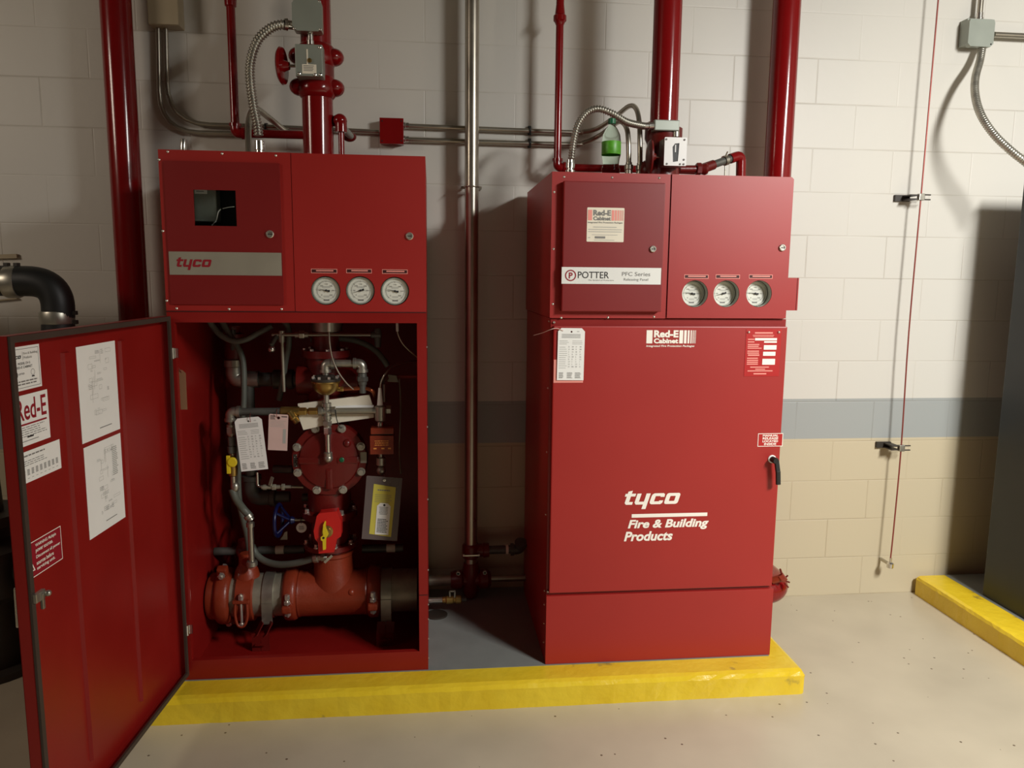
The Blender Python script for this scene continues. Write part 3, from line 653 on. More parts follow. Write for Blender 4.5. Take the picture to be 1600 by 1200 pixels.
# lower door
da = (.452, 1.3585, .398, 1.4405); m = MB().box(da[0], da[1], FY-.004, FY+.0115, da[2], da[3], bev=.004); dr = m.build('door', 'red', cabR)
DY = FY-.0041; fr = FR(DY)
m = MB(); b = rc(1010, 516, 1087, 543, DY); rede(m, fr, *b, .0007, 0, 0); m.build('door_logo', 'logow', dr)
m = MB(); b = rc(976, 766, 1063, 795, DY); tyco(m, fr, *b, .0007, 0)
b = rc(987, 802, 1105, 807.5, DY); m.quad(fr, *b, .0007, 0)
b = rc(981, 811, 1107, 828, DY); m.text('Fire & Building', fr, *b, .0007, 0, bold=.034, shear=.22); b = rc(975, 830, 1051, 845, DY); m.text('Products', fr, *b, .0007, 0, bold=.034, shear=.22); m.build('door_logo', 'logow', dr)
m = MB(); b = rc(1184, 677, 1223, 697.5, DY); W_, H_ = b[1]-b[0], b[3]-b[2]; m.quad(fr, *b, .0004, 1); m.frame_rect(fr, *b, .0022, .0009, 0)
for i, s_ in enumerate(('MANUAL', 'RELEASE', 'LOCATED', 'INSIDE')):
    L_ = W_*(.62 if i < 3 else .48); m.text(s_, fr, b[0]+W_*.5-L_/2, b[0]+W_*.5+L_/2, b[2]+H_*(.75-.215*i), b[2]+H_*(.75-.215*i)+H_*.165, .0009, 0, bold=.03)
m.build('release_sticker', ['logow', 'platred'], dr)
# engraved data plate
b = rc(1164, 514.5, 1219, 588, DY); W_, H_ = b[1]-b[0], b[3]-b[2]; m = MB(); m.prism(FR(DY-.0012), rect(*b), [], .0012, 0); f_ = FR(DY-.0012)
def L(x0, x1, y0, y1, k=2, **kw): m.lines(f_, b[0]+W_*x0, b[0]+W_*x1, b[3]-H_*y1, b[3]-H_*y0, kw.get('rows', 1), .0007, k, thick=kw.get('th', .8), jag=.1, center=kw.get('c', False))
def Q(x0, x1, y0, y1): m.quad(f_, b[0]+W_*x0, b[0]+W_*x1, b[3]-H_*y1, b[3]-H_*y0, .0007, 1)
L(.24, .76, .06, .10, c=True); L(.18, .8, .12, .17, rows=2, c=True, th=.5)
Q(.26, .88, .185, .235); Q(.52, .88, .25, .285); Q(.52, .88, .335, .43); Q(.51, .86, .475, .56); Q(.50, .86, .625, .75)
for y0 in (.20, .255, .31, .35, .45, .49, .60, .645, .685, .725): L(.06, .26 if y0 < .3 else .40, y0, y0+.03)
L(.06, .5, .39, .415); L(.08, .42, .53, .57); L(.14, .72, .79, .82, c=True); L(.3, .6, .835, .86, c=True); L(.06, .84, .87, .90, c=True); L(.26, .64, .93, .965, c=True)
m.build('data_plate', ['platred', 'logow', 'logop'], dr)
for x in (1169.5, 1216.5): 
    p = P(x, 519, DY); MB().lathe((p.x, DY, p.z), (0, -1, 0), [(0, .0055), (.003, .0055), (.007, .003), (.0075, 0)], 14).build('screw', 'bolt', dr)
p = P(1206, 717, DY); m = MB().lathe((p.x, DY, p.z), (0, -1, 0), [(0, .016), (.004, .016), (.006, .013)], 26); m.build('handle_rose', 'whitep', dr)
m = MB(); m.lathe((p.x, DY-.004, p.z), (0, -1, 0), [(0, .0115), (.030, .0125), (.034, .010)], 24)
q0 = V((p.x+.002, DY-.030, p.z)); 
pts = [q0+V((.003, 0, -.004)), q0+V((.010, -.004, -.045)), q0+V((.014, -.004, -.095))]
for i in range(2): m.beam(pts[i]+V((0, 0, .006)), pts[i+1], .012, .018-.003*i if False else .017, 0, up=V((1, 0, 0)), bev=.003)
lv = m.build('lever_handle', 'black', dr)
MB().lathe((p.x+.004, DY-.033, p.z-.002), (0, -1, 0), [(0, .0065), (.003, .0065), (.004, .004)], 16).build('lock_core', 'chrome', lv)
# screws down the left flank
for z in (1.455, 1.20, .95, .70, .387, .33, .25, .17):
    MB().lathe((RX0, FY+.05, z), (-1, 0, 0), [(0, .004), (.002, .004), (.004, .002)], 10).build('screw', 'bolt', cabR)
p = P(858, 925.5, FY); MB().lathe((RX0+.006, FY+.0115, p.z), (0, -1, 0), [(0, .004), (.006, .004), (.008, .002)], 10).build('screw', 'bolt', cabR)
p = P(867, 506, FY); MB().lathe((RX0+.012, FY+.0115, 1.453), (0, -1, 0), [(0, .0045), (.006, .0045), (.008, .002)], 10).build('screw', 'bolt', cabR)

# paper inspection tag cut as a board with clipped corners
def tag_board(name, label, corners, Y, mats, fn, cat='tag', clip=.12, group=None, wires=(), back=None, tilt=0.0, tk=.0006):
    """corners: TL, TR, BL pixels on plane Y"""
    tl, tr, bl = (P(*c, Y) for c in corners); u = (tr-tl); Wd = u.length; u.normalize(); v = (tl-bl); Hd = v.length; v.normalize(); n = u.cross(v).normalized()
    v = n.cross(u).normalized(); n = (n+v*tilt).normalized()
    t_ = thing(name, label, cat, bl, group); fr_ = (bl, u, v, n)
    c = Wd*clip; m_ = MB(); hole = circ(Wd*.5, Hd*.93, Wd*.035, 12) if fn != f_pink else circ(Wd*.5, Hd*.9, Wd*.08, 14)
    m_.prism(fr_, [(0, 0), (Wd, 0), (Wd, Hd-c), (Wd-c, Hd), (c, Hd), (0, Hd-c)], [hole], tk)
    fn(m_, fr_, Wd, Hd); m_.build('card', mats, t_)
    for w_ in wires: MB().tube(w_, .0011, smooth=5, seg=8).build('wire', 'cable' if name != 'x' else 'steel', t_)
    return t_, fr_, Wd, Hd
def f_insp(m, fr, W_, H_):
    m.lines(fr, W_*.14, W_*.84, H_*.80, H_*.885, 4, .0005, 1, jag=.0, center=True, thick=.35)
    for i in range(2): m.lines(fr, W_*(.06+.48*i), W_*(.42+.5*i), H_*.67, H_*.76, 3, .0005, 2, thick=.25)
    m.lines(fr, W_*.06, W_*.36, H_*.20, H_*.64, 11, .0005, 2, thick=.2)
    rnd = random.Random(5)
    for cx in (.40, .53, .67, .82):
        for k in range(9):
            z = H_*(.24+.048*k); dk = 1 if rnd.random() < (.7 if cx == .53 else .3) else 2; m.lines(fr, W_*cx, W_*(cx+rnd.uniform(.03, .09)), z, z+H_*.03, 2, .0005, dk, thick=.4)
    for i in range(3): m.lines(fr, W_*(.07+.30*i), W_*(.25+.33*i), H_*.03, H_*.15, 7, .0005, 1, thick=.5, words=True)
    m.lines(fr, W_*.7, W_*.8, H_*.92, H_*.945, 2, .0005, 2)
def f_pink(m, fr, W_, H_):
    m.lines(fr, W_*.08, W_*.35, H_*.84, H_*.96, 4, .0005, 1, thick=.5); m.lines(fr, W_*.65, W_*.95, H_*.90, H_*.95, 1, .0005, 1); m.lines(fr, W_*.08, W_*.9, H_*.62, H_*.82, 5, .0005, 2, thick=.2); m.quad(fr, W_*.75, W_*.9, H_*.2, H_*.6, .0005, 2)
pz = P(866, 566, DY-.004)
tg, fr_, Wd, Hd = tag_board('inspection_tag', 'white inspection tag in a clear sleeve hanging on the closed door', ((868, 512.5), (910, 513), (870, 594)), DY-.006, ['white', 'inkg', 'inkl'], f_insp)
MB().tube([P(834, 524, FY+.10), P(848, 520, FY+.03), P(860, 515, FY-.012), P(870, 513, DY-.008), P(880, 517, DY-.008)], .0014, seg=8).build('wire', 'pink', tg)
m = MB(); c0, c1 = P(865.5, 562, DY-.002), P(911, 598, DY-.002); m.prism(FR(DY-.0015), rect(c0.x, c1.x, c1.z, c0.z), [], .0008); m.build('sleeve', 'logop', tg)

# ================================================================== PIPEWORK HELPERS
def coupling(parent, c, d, r, wd, mt='castr', ear=None, name='coupling', bolts=True):
    """grooved pipe coupling: ring with two bolted ears"""
    c, d = V(c), V(d).normalized(); m = MB()
    m.lathe(c-d*wd/2, d, [(0, r*1.02), (wd*.08, r*1.13), (wd*.25, r*1.2), (wd*.75, r*1.2), (wd*.92, r*1.13), (wd, r*1.02)], 36)
    ear = V(ear).normalized() if ear is not None else d.orthogonal().normalized(); side = d.cross(ear).normalized(); pos = []
    for s in (1, -1):
        q = c+ear*s*r*1.34; m.obb(q, d, ear, side, wd*.34, r*.24, r*.16, 0, r*.08); pos.append(q)
    o = m.build(name, mt, parent)
    if bolts:
        for q in pos:
            b = MB(); b.cyl(q-side*r*.42, q+side*r*.42, r*.075); b.hexn(q+side*r*.2, q+side*r*.36, r*.15); b.hexn(q-side*r*.36, q-side*r*.2, r*.15); b.build('bolt', 'bolt', o)
    return o
def bolt_ring(parent, c, n, R, k, rb, L, mt='bolt', a0=0, up=None):
    c, n = V(c), V(n).normalized(); up = V(up) if up is not None else n.orthogonal().normalized(); sd = n.cross(up); first = None
    for i in range(k):
        a = a0+2*PI*i/k; off = up*math.cos(a)*R+sd*math.sin(a)*R
        if first is None:
            m = MB(); m.lathe(c+off, n, [(0, rb*1.35), (L*.2, rb*1.35)], 16); m.hexn(c+off+n*L*.2, c+off+n*L, rb); first = m.build('bolt', mt, parent); f0 = off
        else:
            b = first.copy(); C.objects.link(b); b.parent = parent; b.location = V(first.location)+off-f0
def union(m, p, q, r, mi=0):
    p, q = V(p), V(q); d = (q-p); m.lathe(p, d, [(0, r*1.25), (d.length*.3, r*1.35)], 16, mi); m.hexn(p+d*.3, p+d*.7, r*1.75, mi); m.lathe(p+d*.7, d, [(0, r*1.35), (d.length*.3, r*1.25)], 16, mi)
def elbow(m, a, b, c, r, mi=0, band=True):
    """90-degree fitting whose corner is b, arms towards a and c"""
    a, b, c = V(a), V(b), V(c); d1 = (a-b).normalized(); d2 = (c-b).normalized(); L = r*2.1
    m.tube(bend([b+d1*L, b, b+d2*L], L*.98, 8), r*1.18, mi, 18, 0)
    if band:
        for d in (d1, d2): m.lathe(b+d*L*.72, d, [(0, r*1.2), (0, r*1.42), (L*.34, r*1.42), (L*.34, r*1.1)], 20, mi)
def handwheel(parent, c, n, R, mt, name='handwheel', spokes=4, cone=0.0, tr=.09):
    c, n = V(c), V(n).normalized(); a = n.orthogonal().normalized(); b = n.cross(a); m = MB()
    m.tube([c+(a*math.cos(2*PI*i/28)+b*math.sin(2*PI*i/28))*R*.9 for i in range(28)], R*tr, 0, 10, 0, closed=True)
    for i in range(spokes):
        t_ = 2*PI*i/spokes; m.tube([c+n*cone, c+(a*math.cos(t_)+b*math.sin(t_))*R*.88], R*.085, 0, 8, 0)
    m.lathe(c+n*(cone-R*.1), n, [(0, R*.16), (R*.12, R*.24), (R*.3, R*.16)], 16); return m.build(name, mt, parent)

# ================================================================== BIG RED RISERS ON THE WALL
rr = .0600; wy = -.145
RL = V(((P(182, 0, wy).x+P(206, 470, wy).x)/2, wy, 0))
t = thing('riser_pipe', 'thick glossy red riser pipe at far left, rising behind the open door', 'pipe', (RL.x, RL.y, .1))
MB().cyl((RL.x, RL.y, .36), (RL.x, RL.y, 3.59), rr, 0, 40).build('pipe', 'piper', t)
m = MB(); m.tube(bend([(RL.x, RL.y, .37), (RL.x, RL.y, .222), (RL.x+.02, -.40, .222), (LX0-.02, -.40, .222)], .13, 10), rr*1.08, 0, 32, 0); m.build('bottom_elbow', 'castr', t)
RR = V(((P(1228, 0, wy).x+P(1217, 265, wy).x)/2, wy, 0))
t = thing('riser_pipe', 'thick glossy red riser pipe standing right of the closed cabinet', 'pipe', (RR.x, RR.y, .1))
MB().cyl((RR.x, RR.y, .36), (RR.x, RR.y, 3.59), rr, 0, 40).build('pipe', 'piper', t)
m = MB(); m.tube(bend([(RR.x, RR.y, .37), (RR.x, RR.y, .222), (1.572, -.41, .222), (RX1+.006, -.41, .222)], .105, 10), .066, 0, 32, 0); m.lathe((RX1+.004, -.41, .222), X_, [(0, .074), (.05, .078), (.10, .078), (.11, .068)], 30); m.build('bottom_elbow', 'piper', t)
g = thing('drain_cock', 'small red finned drain fitting on the elbow right of the closed cabinet', 'valve', (1.60, -.46, .27))
g0 = P(1222, 903, -.47); m = MB(); m.cyl(g0-V((.035, -.02, .02)), g0, .016); m.hexn(g0-V((.008, 0, .006)), g0+V((.012, -.004, .010)), .019); m.build('body', 'castr', g)
for (x0, y0, x1, y1) in ((1222, 898, 1219, 889), (1227, 903, 1231, 899), (1228, 908, 1234, 910), (1227, 912, 1232, 918)): MB().beam(P(x0, y0, -.475), P(x1, y1, -.48), .006, .006).build('lug', 'castd', g)

# ================================================================== SILVER DRAIN PIPE BETWEEN THE CABINETS
SX, SY, sr = .181, -.115, .0305
t = thing('drain_pipe', 'tall bare silver steel pipe running down the wall between the two cabinets', 'pipe', (SX, SY, .3))
MB().cyl((SX, SY, P(738, 895, SY).z), (SX, SY, 3.59), sr, 0, 36).build('pipe', 'steel', t)
m = MB(); z = P(737, 292, SY).z; m.tube([(SX+math.cos(a)*(sr+.004), SY+math.sin(a)*(sr+.004), z) for a in [2*PI*i/24 for i in range(24)]], .0035, 0, 8, 0, closed=True)
m.box(SX-.045, SX+.045, -.085, -.078, z-.006, z+.006); m.beam((SX-.042, -.08, z), (SX-.042, -.001, z), .008, .008); m.beam((SX+.042, -.08, z), (SX+.042, -.001, z), .008, .008); m.build('pipe_clamp', 'steel', t)
c1 = V((SX, SY, P(738, 860, SY).z)); c2 = V((SX, SY, P(738, 905, SY).z))
m = MB(); m.lathe(c1-Z_*.035, Z_, [(0, sr*1.1), (.008, sr*1.35), (.06, sr*1.35), (.07, sr*1.1)], 30); m.lathe(c1, X_, [(0, sr), (.055, sr*1.0), (.06, sr*1.15), (.085, sr*1.1)], 26); tee = m.build('upper_tee', 'castd', t)
for s in (-1, 1): MB().lathe(c1+V((s*.035, -sr*1.1, -.008)), -Y_, [(0, .006), (.012, .006), (.013, .003)], 12).build('bolt', 'bolt', tee)
m = MB(); m.beam(c1+V((-.03, -sr*1.45, -.008)), c1+V((.03, -sr*1.45, -.008)), .006, .006); m.build('bolt', 'bolt', tee)
m = MB(); m.lathe(c2-Z_*.085, Z_, [(0, sr*.9), (.03, sr*1.3), (.14, sr*1.3), (.17, sr*1.1)], 30); m.lathe(c2-X_*.095, X_, [(0, sr*1.2), (.02, sr*1.45), (.05, sr*1.45), (.06, sr*1.15), (.13, sr*1.15), (.14, sr*1.5), (.175, sr*1.5), (.19, sr*1.1)], 30); tee2 = m.build('lower_tee', 'castd', t)
for s in (-1, 1):
    q = c2+V((s*.062, -.02, .055)); m = MB(); m.cyl(q-Y_*.02, q-Y_*.045, .006); m.hexn(q-Y_*.034, q-Y_*.045, .010); m.build('bolt', 'bolt', tee2)
t = thing('branch_pipe', 'short dark steel branch with an elbow, beside the right cabinet, off the silver pipe', 'pipe', (.3, SY, c1.z-.03))
m = MB(); m.cyl(c1+X_*.085, c1+X_*.20, .020); m.build('pipe', 'dgrey', t); m = MB(); m.lathe(c1+X_*.165, X_, [(0, .023), (.012, .023)], 22); m.build('pipe_label', 'cream', t)
m = MB(); elbow(m, c1+X_*.1, c1+X_*.235, c1+X_*.235+Z_*.1-Y_*.05, .021); m.build('elbow', 'dgrey', t)
t = tag(MB().tube([c2+X_*.09, V((RX0-.001, SY, c2.z+.0))], .0165, 0, 22, 0).build('branch_pipe', 'steel'), 'horizontal steel pipe from the silver pipe into the right cabinet', 'pipe')
t = tag(MB().tube([c2-X_*.094, V((LX1+.002, SY, c2.z-.0))], .0255, 0, 26, 0).build('branch_pipe', 'zinc'), 'horizontal galvanised pipe from the silver pipe into the left cabinet', 'pipe')
# brass drain valve
bY = -.30; q = P(706, 937, bY); t = thing('ball_valve', 'small brass ball valve poking out right of the open cabinet', 'valve', (q.x, bY, q.z-.02))
m = MB(); x0 = P(690, 937, bY).x; x1 = P(721, 937, bY).x; m.lathe((x0, bY, q.z), X_, [(0, .011), (.006, .015), (.018, .015), (.022, .019), (.05, .019), (.055, .015), (.062, .015), (.064, .020), (x1-x0-.004, .020), (x1-x0, .017)], 8)
m.build('body', 'brass', t); MB().cyl((x1-.002, bY, q.z), (x1+.022, bY, q.z), .010).build('plug', 'dgrey', t)
MB().cyl((LX1+.001, bY, q.z), (x0+.004, bY, q.z), .0125).build('inlet_pipe', 'chrome', t)
m = MB(); 
for s in (-1, 1): m.beam((q.x+.002+s*.010, bY-.004, q.z+.012), (q.x+.002+s*.012, bY-.004, q.z+.042), .006, .006)
m.beam((q.x-.012, bY-.004, q.z+.042), (q.x+.016, bY-.004, q.z+.042), .006, .006); m.build('handle', 'steel', t)
# grey drain grate disc on the pad behind
q = PZ(682, 961, .1015); tag(MB().lathe(q, Z_, [(0, .05), (.004, .05), (.006, .046)], 30).build('drain_cover', 'darkm'), 'small round dark drain cover on the grey pad beside the open cabinet', 'cover')

# ================================================================== LEFT: RUBBER ELBOW AND MACHINE BEHIND THE DOOR
eY = -.42
t = thing('rubber_elbow', 'black rubber pipe elbow with two steel band clamps at the far left', 'pipe', P(90, 520, eY))
a, b, c = P(-80, 436, eY), P(91, 440, eY), P(91, 530, eY); er = .0585
MB().tube(bend([V((-2.55, -.002, a.z)), V((-2.55, eY, a.z)), b, c], .155, 14), er, 0, 32, 0).build('elbow', 'black', t)
for (x, y, d, w_) in ((20.5, 440.5, X_, .05), (89.5, 496, Z_, .05)):
    q = P(x, y, eY); m = MB(); m.lathe(q-d*w_/2, d, [(0, er), (.001, er*1.03), (.006, er*1.06), (w_-.006, er*1.06), (w_-.001, er*1.03), (w_, er)], 34)
    cb = m.build('band_clamp', 'galv', t)
    for s in (-1, 1):
        m = MB(); q2 = q+d*s*w_*.36+(Z_ if d == X_ else X_)*er*1.12; m.obb(q2, X_, Y_, Z_, .008, .012, .008, 0, .002); m.build('screw', 'darkm', cb)
m = MB(); zlow = .25; bx = P(91, 520, eY).x; m.cyl((bx, eY, zlow), (bx, eY, P(91, 512, eY).z), er*.86, 0, 30)
t2 = thing('drain_standpipe', 'dark grey standpipe below the rubber elbow, mostly hidden behind the open door', 'pipe', (bx, eY, 0))
m.build('pipe', 'darkm', t2); MB().lathe((bx, eY, 0), Z_, [(0, .11), (.02, .11), (.02, .075), (.26, .075)], 30).build('base_flange', 'darkm', t2)
t = thing('pump_set', 'dark floor-standing pump casting glimpsed left of the open door', 'pump', (P(-30, 860, -.40).x, -.40, 0))
cx_, cy_ = P(-30, 860, -.40).x, -.40
m = MB(); m.lathe((cx_, cy_, .0), Z_, [(0, .20), (.03, .20), (.03, .14), (.30, .14), (.34, .19), (.52, .19), (.56, .12), (.62, .12), (.62, .17), (.66, .17), (.66, .09), (.80, .085)], 32); m.build('casing', 'darkm', t)
m = MB(); m.cyl((cx_-.25, cy_, .43), (cx_+.24, cy_-.02, .43), .08, 0, 28); m.lathe((cx_+.205, cy_-.02, .43), X_, [(0, .125), (.03, .125)], 28); m.build('flanged_nozzle', 'darkm', t)
bolt_ring(t, (cx_+.235, cy_-.02, .43), X_, .103, 8, .010, .018)
bolt_ring(t, (cx_, cy_, .66), Z_, .145, 8, .009, .016)
for zz in (402, 472):
    a, b = P(-30, zz, -.01), P(27, zz-2 if zz < 450 else zz-6, -.01); tag(MB().beam(a, b, .012, .006 if zz > 450 else .018).build('wall_strut', 'beige'), 'short metal strut on the wall at far left %s the black rubber elbow' % ('above' if zz < 450 else 'below'), 'strut')

# ================================================================== CONDUITS ON THE WALL
wY = -.028; cr = .0098
t = thing('junction_box', 'beige wall box at the top left with two conduits leaving its underside', 'box', P(254, 38, 0))
b = rc(230, -22, 279, 39, -.075); MB().box(b[0], b[1], -.075, -.001, b[2], b[3], bev=.004).build('box_body', 'beige', t); MB().box(b[0]+.002, b[1]-.002, -.080, -.0755, b[2]+.002, b[3]-.002, bev=.002).build('cover', 'beige', t)
m = MB().text('o', FR(-.0802), (b[0]+b[1])/2-.006, (b[0]+b[1])/2+.002, b[3]-.045, b[3]-.038, .0004, 0).build('cover_mark', 'inko', t) if False else None
def conduit(pts, label, bendr=.1, r=cr, Y=wY, mt='steel'): return tag(MB().tube(bend(PT(pts, Y), bendr), r, 0, 14, 0).build('conduit', mt), label, 'conduit')
conduit([(247, 39), (250, 206), (392, 209), ], 'lower thin steel conduit curving from the beige box towards the left cabinet', .16)
conduit([(259, 39), (262, 193), (400, 197), (592, 206)], 'upper thin steel conduit curving from the beige box to the red junction box', .17)
tag(MB().tube(spline([P(389, 246, -.42), P(388, 205, -.36), P(391, 180, -.28), P(400, 170, -.2), P(420, 184, -.10), P(446, 205, -.04), P(452, 207, -.03)], 6), .0125, 0, 14, 0).build('bent_conduit', 'steel'), 'bent steel conduit looping from the left cabinet top back to the wall', 'conduit')
tag(MB().cyl(P(286, 245, -.45), P(287, 217, -.45), .0125, 0, 16, .002).build('conduit_stub', 'chrome'), 'short bright conduit stub on the left end of the open cabinet top', 'conduit')
MBc = MB(); c_ = P(389, 240, -.42); 
tag(MB().lathe((c_.x, c_.y, 2.040), Z_, [(0, .018), (.01, .018), (.012, .0145), (.05, .0145)], 18).build('conduit_connector', 'chrome'), 'bright connector at the foot of the bent conduit on the left cabinet', 'connector')
# black straps
for (x, y, l) in ((415, 199, 'black conduit strap on the wall above the left cabinet'), (828, 203, 'black strap on the upper conduit right of the silver pipe'), (828, 223, 'black strap on the lower conduit right of the silver pipe')):
    q = P(x, y, wY); m = MB(); m.tube([q+V((0, math.cos(a)*(cr+.003), math.sin(a)*(cr+.003))) for a in [2*PI*i/16 for i in range(16)]], .005, 0, 8, 0, closed=True); m.box(q.x-.007, q.x+.007, -.020, -.0005, q.z-.020, q.z+.020, bev=.002); tag(m.build('conduit_strap', 'black'), l, 'strap')
t = thing('junction_box', 'small red square junction box on the wall between the cabinets', 'box', P(612, 225, 0))
b = rc(594, 185, 630, 224, -.06); MB().box(b[0], b[1], -.058, -.0005, b[2], b[3], bev=.003).build('box_body', 'piper', t); MB().box(b[0]-.002, b[1]+.002, -.0615, -.0585, b[2]-.002, b[3]+.002, bev=.0012).build('cover', 'piper', t)
for q in ((597, 189), (627, 189), (597, 220), (627, 220)): p = P(*q, -.062); MB().lathe((p.x, -.0614, p.z), -Y_, [(0, .004), (.002, .003)], 10).build('screw', 'seam', t)
for y in (196, 217.5):
    a, b = P(631, y, wY), P(640, y, wY); MB().lathe(a, b-a, [(0, .0155), (.006, .0155), (.008, .013), (.022, .013)], 16).build('connector', 'chrome', t)
pu = PT([(636, 196.5), (880, 206.5), (912, 206)], wY)
tag(MB().tube(spline(pu+[P(935, 200, -.06), P(962, 182, -.16), P(983, 166, -.28), P(994, 170, -.36), P(999, 192, -.42), P(1000, 225, -.44), P(1000, 262, -.44)], 6), .0105, 0, 14, 0).build('conduit', 'steel'), 'upper long conduit from the red box, arching highest onto the right cabinet', 'conduit')
pl_ = PT([(636, 218), (880, 225.5), (912, 223)], wY)
tag(MB().tube(spline(pl_+[P(938, 211, -.06), P(958, 196, -.20), P(970, 190, -.33), P(979, 200, -.42), P(982, 222, -.45), P(982.5, 262, -.45)], 6), .0105, 0, 14, 0).build('conduit', 'steel'), 'lower long conduit from the red box, arching behind the green bottle', 'conduit')
for (x, Y, l) in ((982.5, -.45, 'white conduit connector on the right cabinet beside the green bottle'), (1000, -.44, 'white conduit connector on the right cabinet beside the red handwheel')):
    q = P(x, 262, Y); tag(MB().lathe((q.x, Y, 1.9985), Z_, [(0, .019), (.012, .019), (.014, .015), (.055, .015), (.058, .018), (.075, .018), (.078, .013), (.085, .013)], 18).build('conduit_connector', 'galv'), l, 'connector')

# ================================================================== SMALL RED PIPES
sY = -.16
a = P(352, -20, sY); x_ = P(361, 100, sY).x
t = thing('small_red_pipe', 'slim red pipe dropping at upper left and turning along the wall', 'pipe', P(365, 210, sY))
v0 = P(368, 208, sY); vt = P(356, 3, sY); v1 = P(474, 211, sY)
m = MB(); X0 = v0.x; m.cyl((X0, sY, v0.z), (X0, sY, 2.86), .0175, 0, 22); m.build('drop', 'piper', t)
m = MB(); m.lathe((X0, sY, vt.z-.02), Z_, [(0, .0175), (.004, .023), (.05, .026), (.08, .026)], 20); m.build('reducer', 'piper', t)
m = MB(); m.cyl((X0, sY, v0.z), (v1.x+.12, sY, v0.z), .0175, 0, 22); m.build('run', 'piper', t)
m = MB(); elbow(m, (X0, sY, v0.z+.1), (X0, sY, v0.z), (X0+.1, sY, v0.z), .0175); m.build('elbow', 'piper', t)
v0 = P(871, 250, sY); v1 = P(1010, 263, sY)
t = thing('small_red_pipe', 'slim red pipe dropping beside the green bottle and turning behind the right cabinet', 'pipe', V((v0.x, sY, v0.z-.02)))
zb = P(900, 262, sY).z
m = MB(); m.cyl((v0.x, sY, zb), (v0.x, sY, P(873, 30, sY).z), .0165, 0, 22); m.build('drop', 'piper', t)
zt = P(873, 28, sY).z; m = MB(); m.lathe((v0.x, sY, zt-.03), Z_, [(0, .017), (.012, .022), (.018, .028), (.038, .028), (.043, .022), (.085, .017), (.6, .017)], 22); m.build('reducer', 'piper', t)
m = MB(); m.cyl((v0.x, sY, zb), (P(1095, 262, sY).x, sY, zb), .0165, 0, 22); m.build('run', 'piper', t)
m = MB(); elbow(m, (v0.x, sY, zb+.1), (v0.x, sY, zb), (v0.x+.1, sY, zb), .0165); m.build('elbow', 'piper', t)
# swing joint to the right of the switch box
jY = -.30
t = thing('swing_joint_pipe', 'dark red angled pipe with elbow rising right of the white switch plate', 'pipe', P(1130, 265, jY))
a = P(1062, 264, jY); b = P(1096, 264, jY); c = P(1158, 242, jY+.06); d_ = V((c.x+.004, c.y, 1.99))
MB().cyl(a, b, .0155, 0, 20).build('run', 'castd', t)
m = MB(); m.hexn(a+(b-a)*.75, a+(b-a)*.98, .026); dd = (b-a).normalized(); m.lathe(b-dd*.005, dd, [(0, .02), (.02, .026), (.03, .022)], 18); m.build('union', 'castd', t)
q1 = b+(c-b)*.30; q2 = b+(c-b)*.72
MB().tube([b, b+(c-b)*.12, q1], .021, 0, 18, 3).build('street_elbow', 'castd', t)
MB().cyl(q1, q2, .0165, 0, 20).build('nipple', 'dgrey', t)
m = MB(); m.tube(bend([q2, c, d_+Z_*.05], .03, 8), .0215, 0, 18, 0); m.build('elbow', 'piper', t)
MB().cyl(d_, d_+Z_*.06, .0105, 0, 16).build('drop', 'steel', t)
q = b+(c-b)*.60; m = MB(); dd = (c-b).normalized(); m.lathe(q-dd*.008, dd, [(0, .022), (.016, .022)], 20)
m.tube([q+Z_*.02, q+V((.004, -.01, .036))], .003, 0, 8, 0); m.tube([q-Z_*.018, V((q.x+.002, q.y, 1.992))], .0035, 0, 8, 0); m.build('hanger_clip', 'steel', t)
q = P(1065, 268, jY); 

# ================================================================== CONTROL VALVES ABOVE THE CABINETS
# left: riser with grooved valve, handwheel and two grey boxes
vY = -.42; cx0 = P(497, 200, vY).x; R4 = .059
t = thing('control_valve', 'red grooved control valve and riser above the open cabinet with grey boxes', 'valve', (cx0, vY, 2.04))
z1 = P(497, 137, vY).z; z2 = P(497, 89, vY).z; ztop = 3.59
xu = P(494, 20, vY).x
MB().cyl((cx0, vY, 2.035), (cx0, vY, z1), R4, 0, 36).build('lower_riser', 'piper', t)
MB().cyl((cx0, vY, z1), (cx0, vY, z2), R4*1.12, 0, 36).build('valve_body', 'castd', t)
MB().cyl((cx0, vY, z2), (cx0, vY, ztop), R4*.98, 0, 36).build('upper_riser', 'piper', t)
for zz, s in ((z1, 1), (z2, -1)):
    m = MB(); m.lathe((cx0, vY, zz-.042), Z_, [(0, R4*1.03), (.008, R4*1.16), (.018, R4*1.24), (.034, R4*1.30), (.050, R4*1.24), (.066, R4*1.20), (.076, R4*1.16), (.084, R4*1.03)], 36)
    for sx in (-1, 1): m.sphere((cx0+sx*R4*1.12, vY, zz), .036, 0, 18, (1.1, 1.2, .92))
    m.build('grooved_coupling', 'piper', t)
b = rc(461, 69, 504, 119, vY-.12); m = MB(); m.box(b[0], b[1], vY-.12, vY-.045, b[2], b[3], bev=.003); bx_ = m.build('switch_box', 'boxg', t)
b2 = rc(463, 70, 503, 119, vY-.121); fr = FR(vY-.1205); m = MB(); W_, H_ = b2[1]-b2[0], b2[3]-b2[2]
m.quad(fr, b2[0]+W_*.22, b2[0]+W_*.78, b2[2]+H_*.08, b2[2]+H_*.38, .0005, 0); m.lines(fr, b2[0]+W_*.27, b2[0]+W_*.72, b2[2]+H_*.14, b2[2]+H_*.34, 4, .0009, 1, jag=.3)
m.build('plate_label', ['cream', 'inkg'], bx_)
MB().box(b2[0]+W_*.40, b2[0]+W_*.46, vY-.1215, vY-.120, b2[2]+H_*.35, b2[2]+H_*.86).build('indicator_slot', 'cream', bx_)
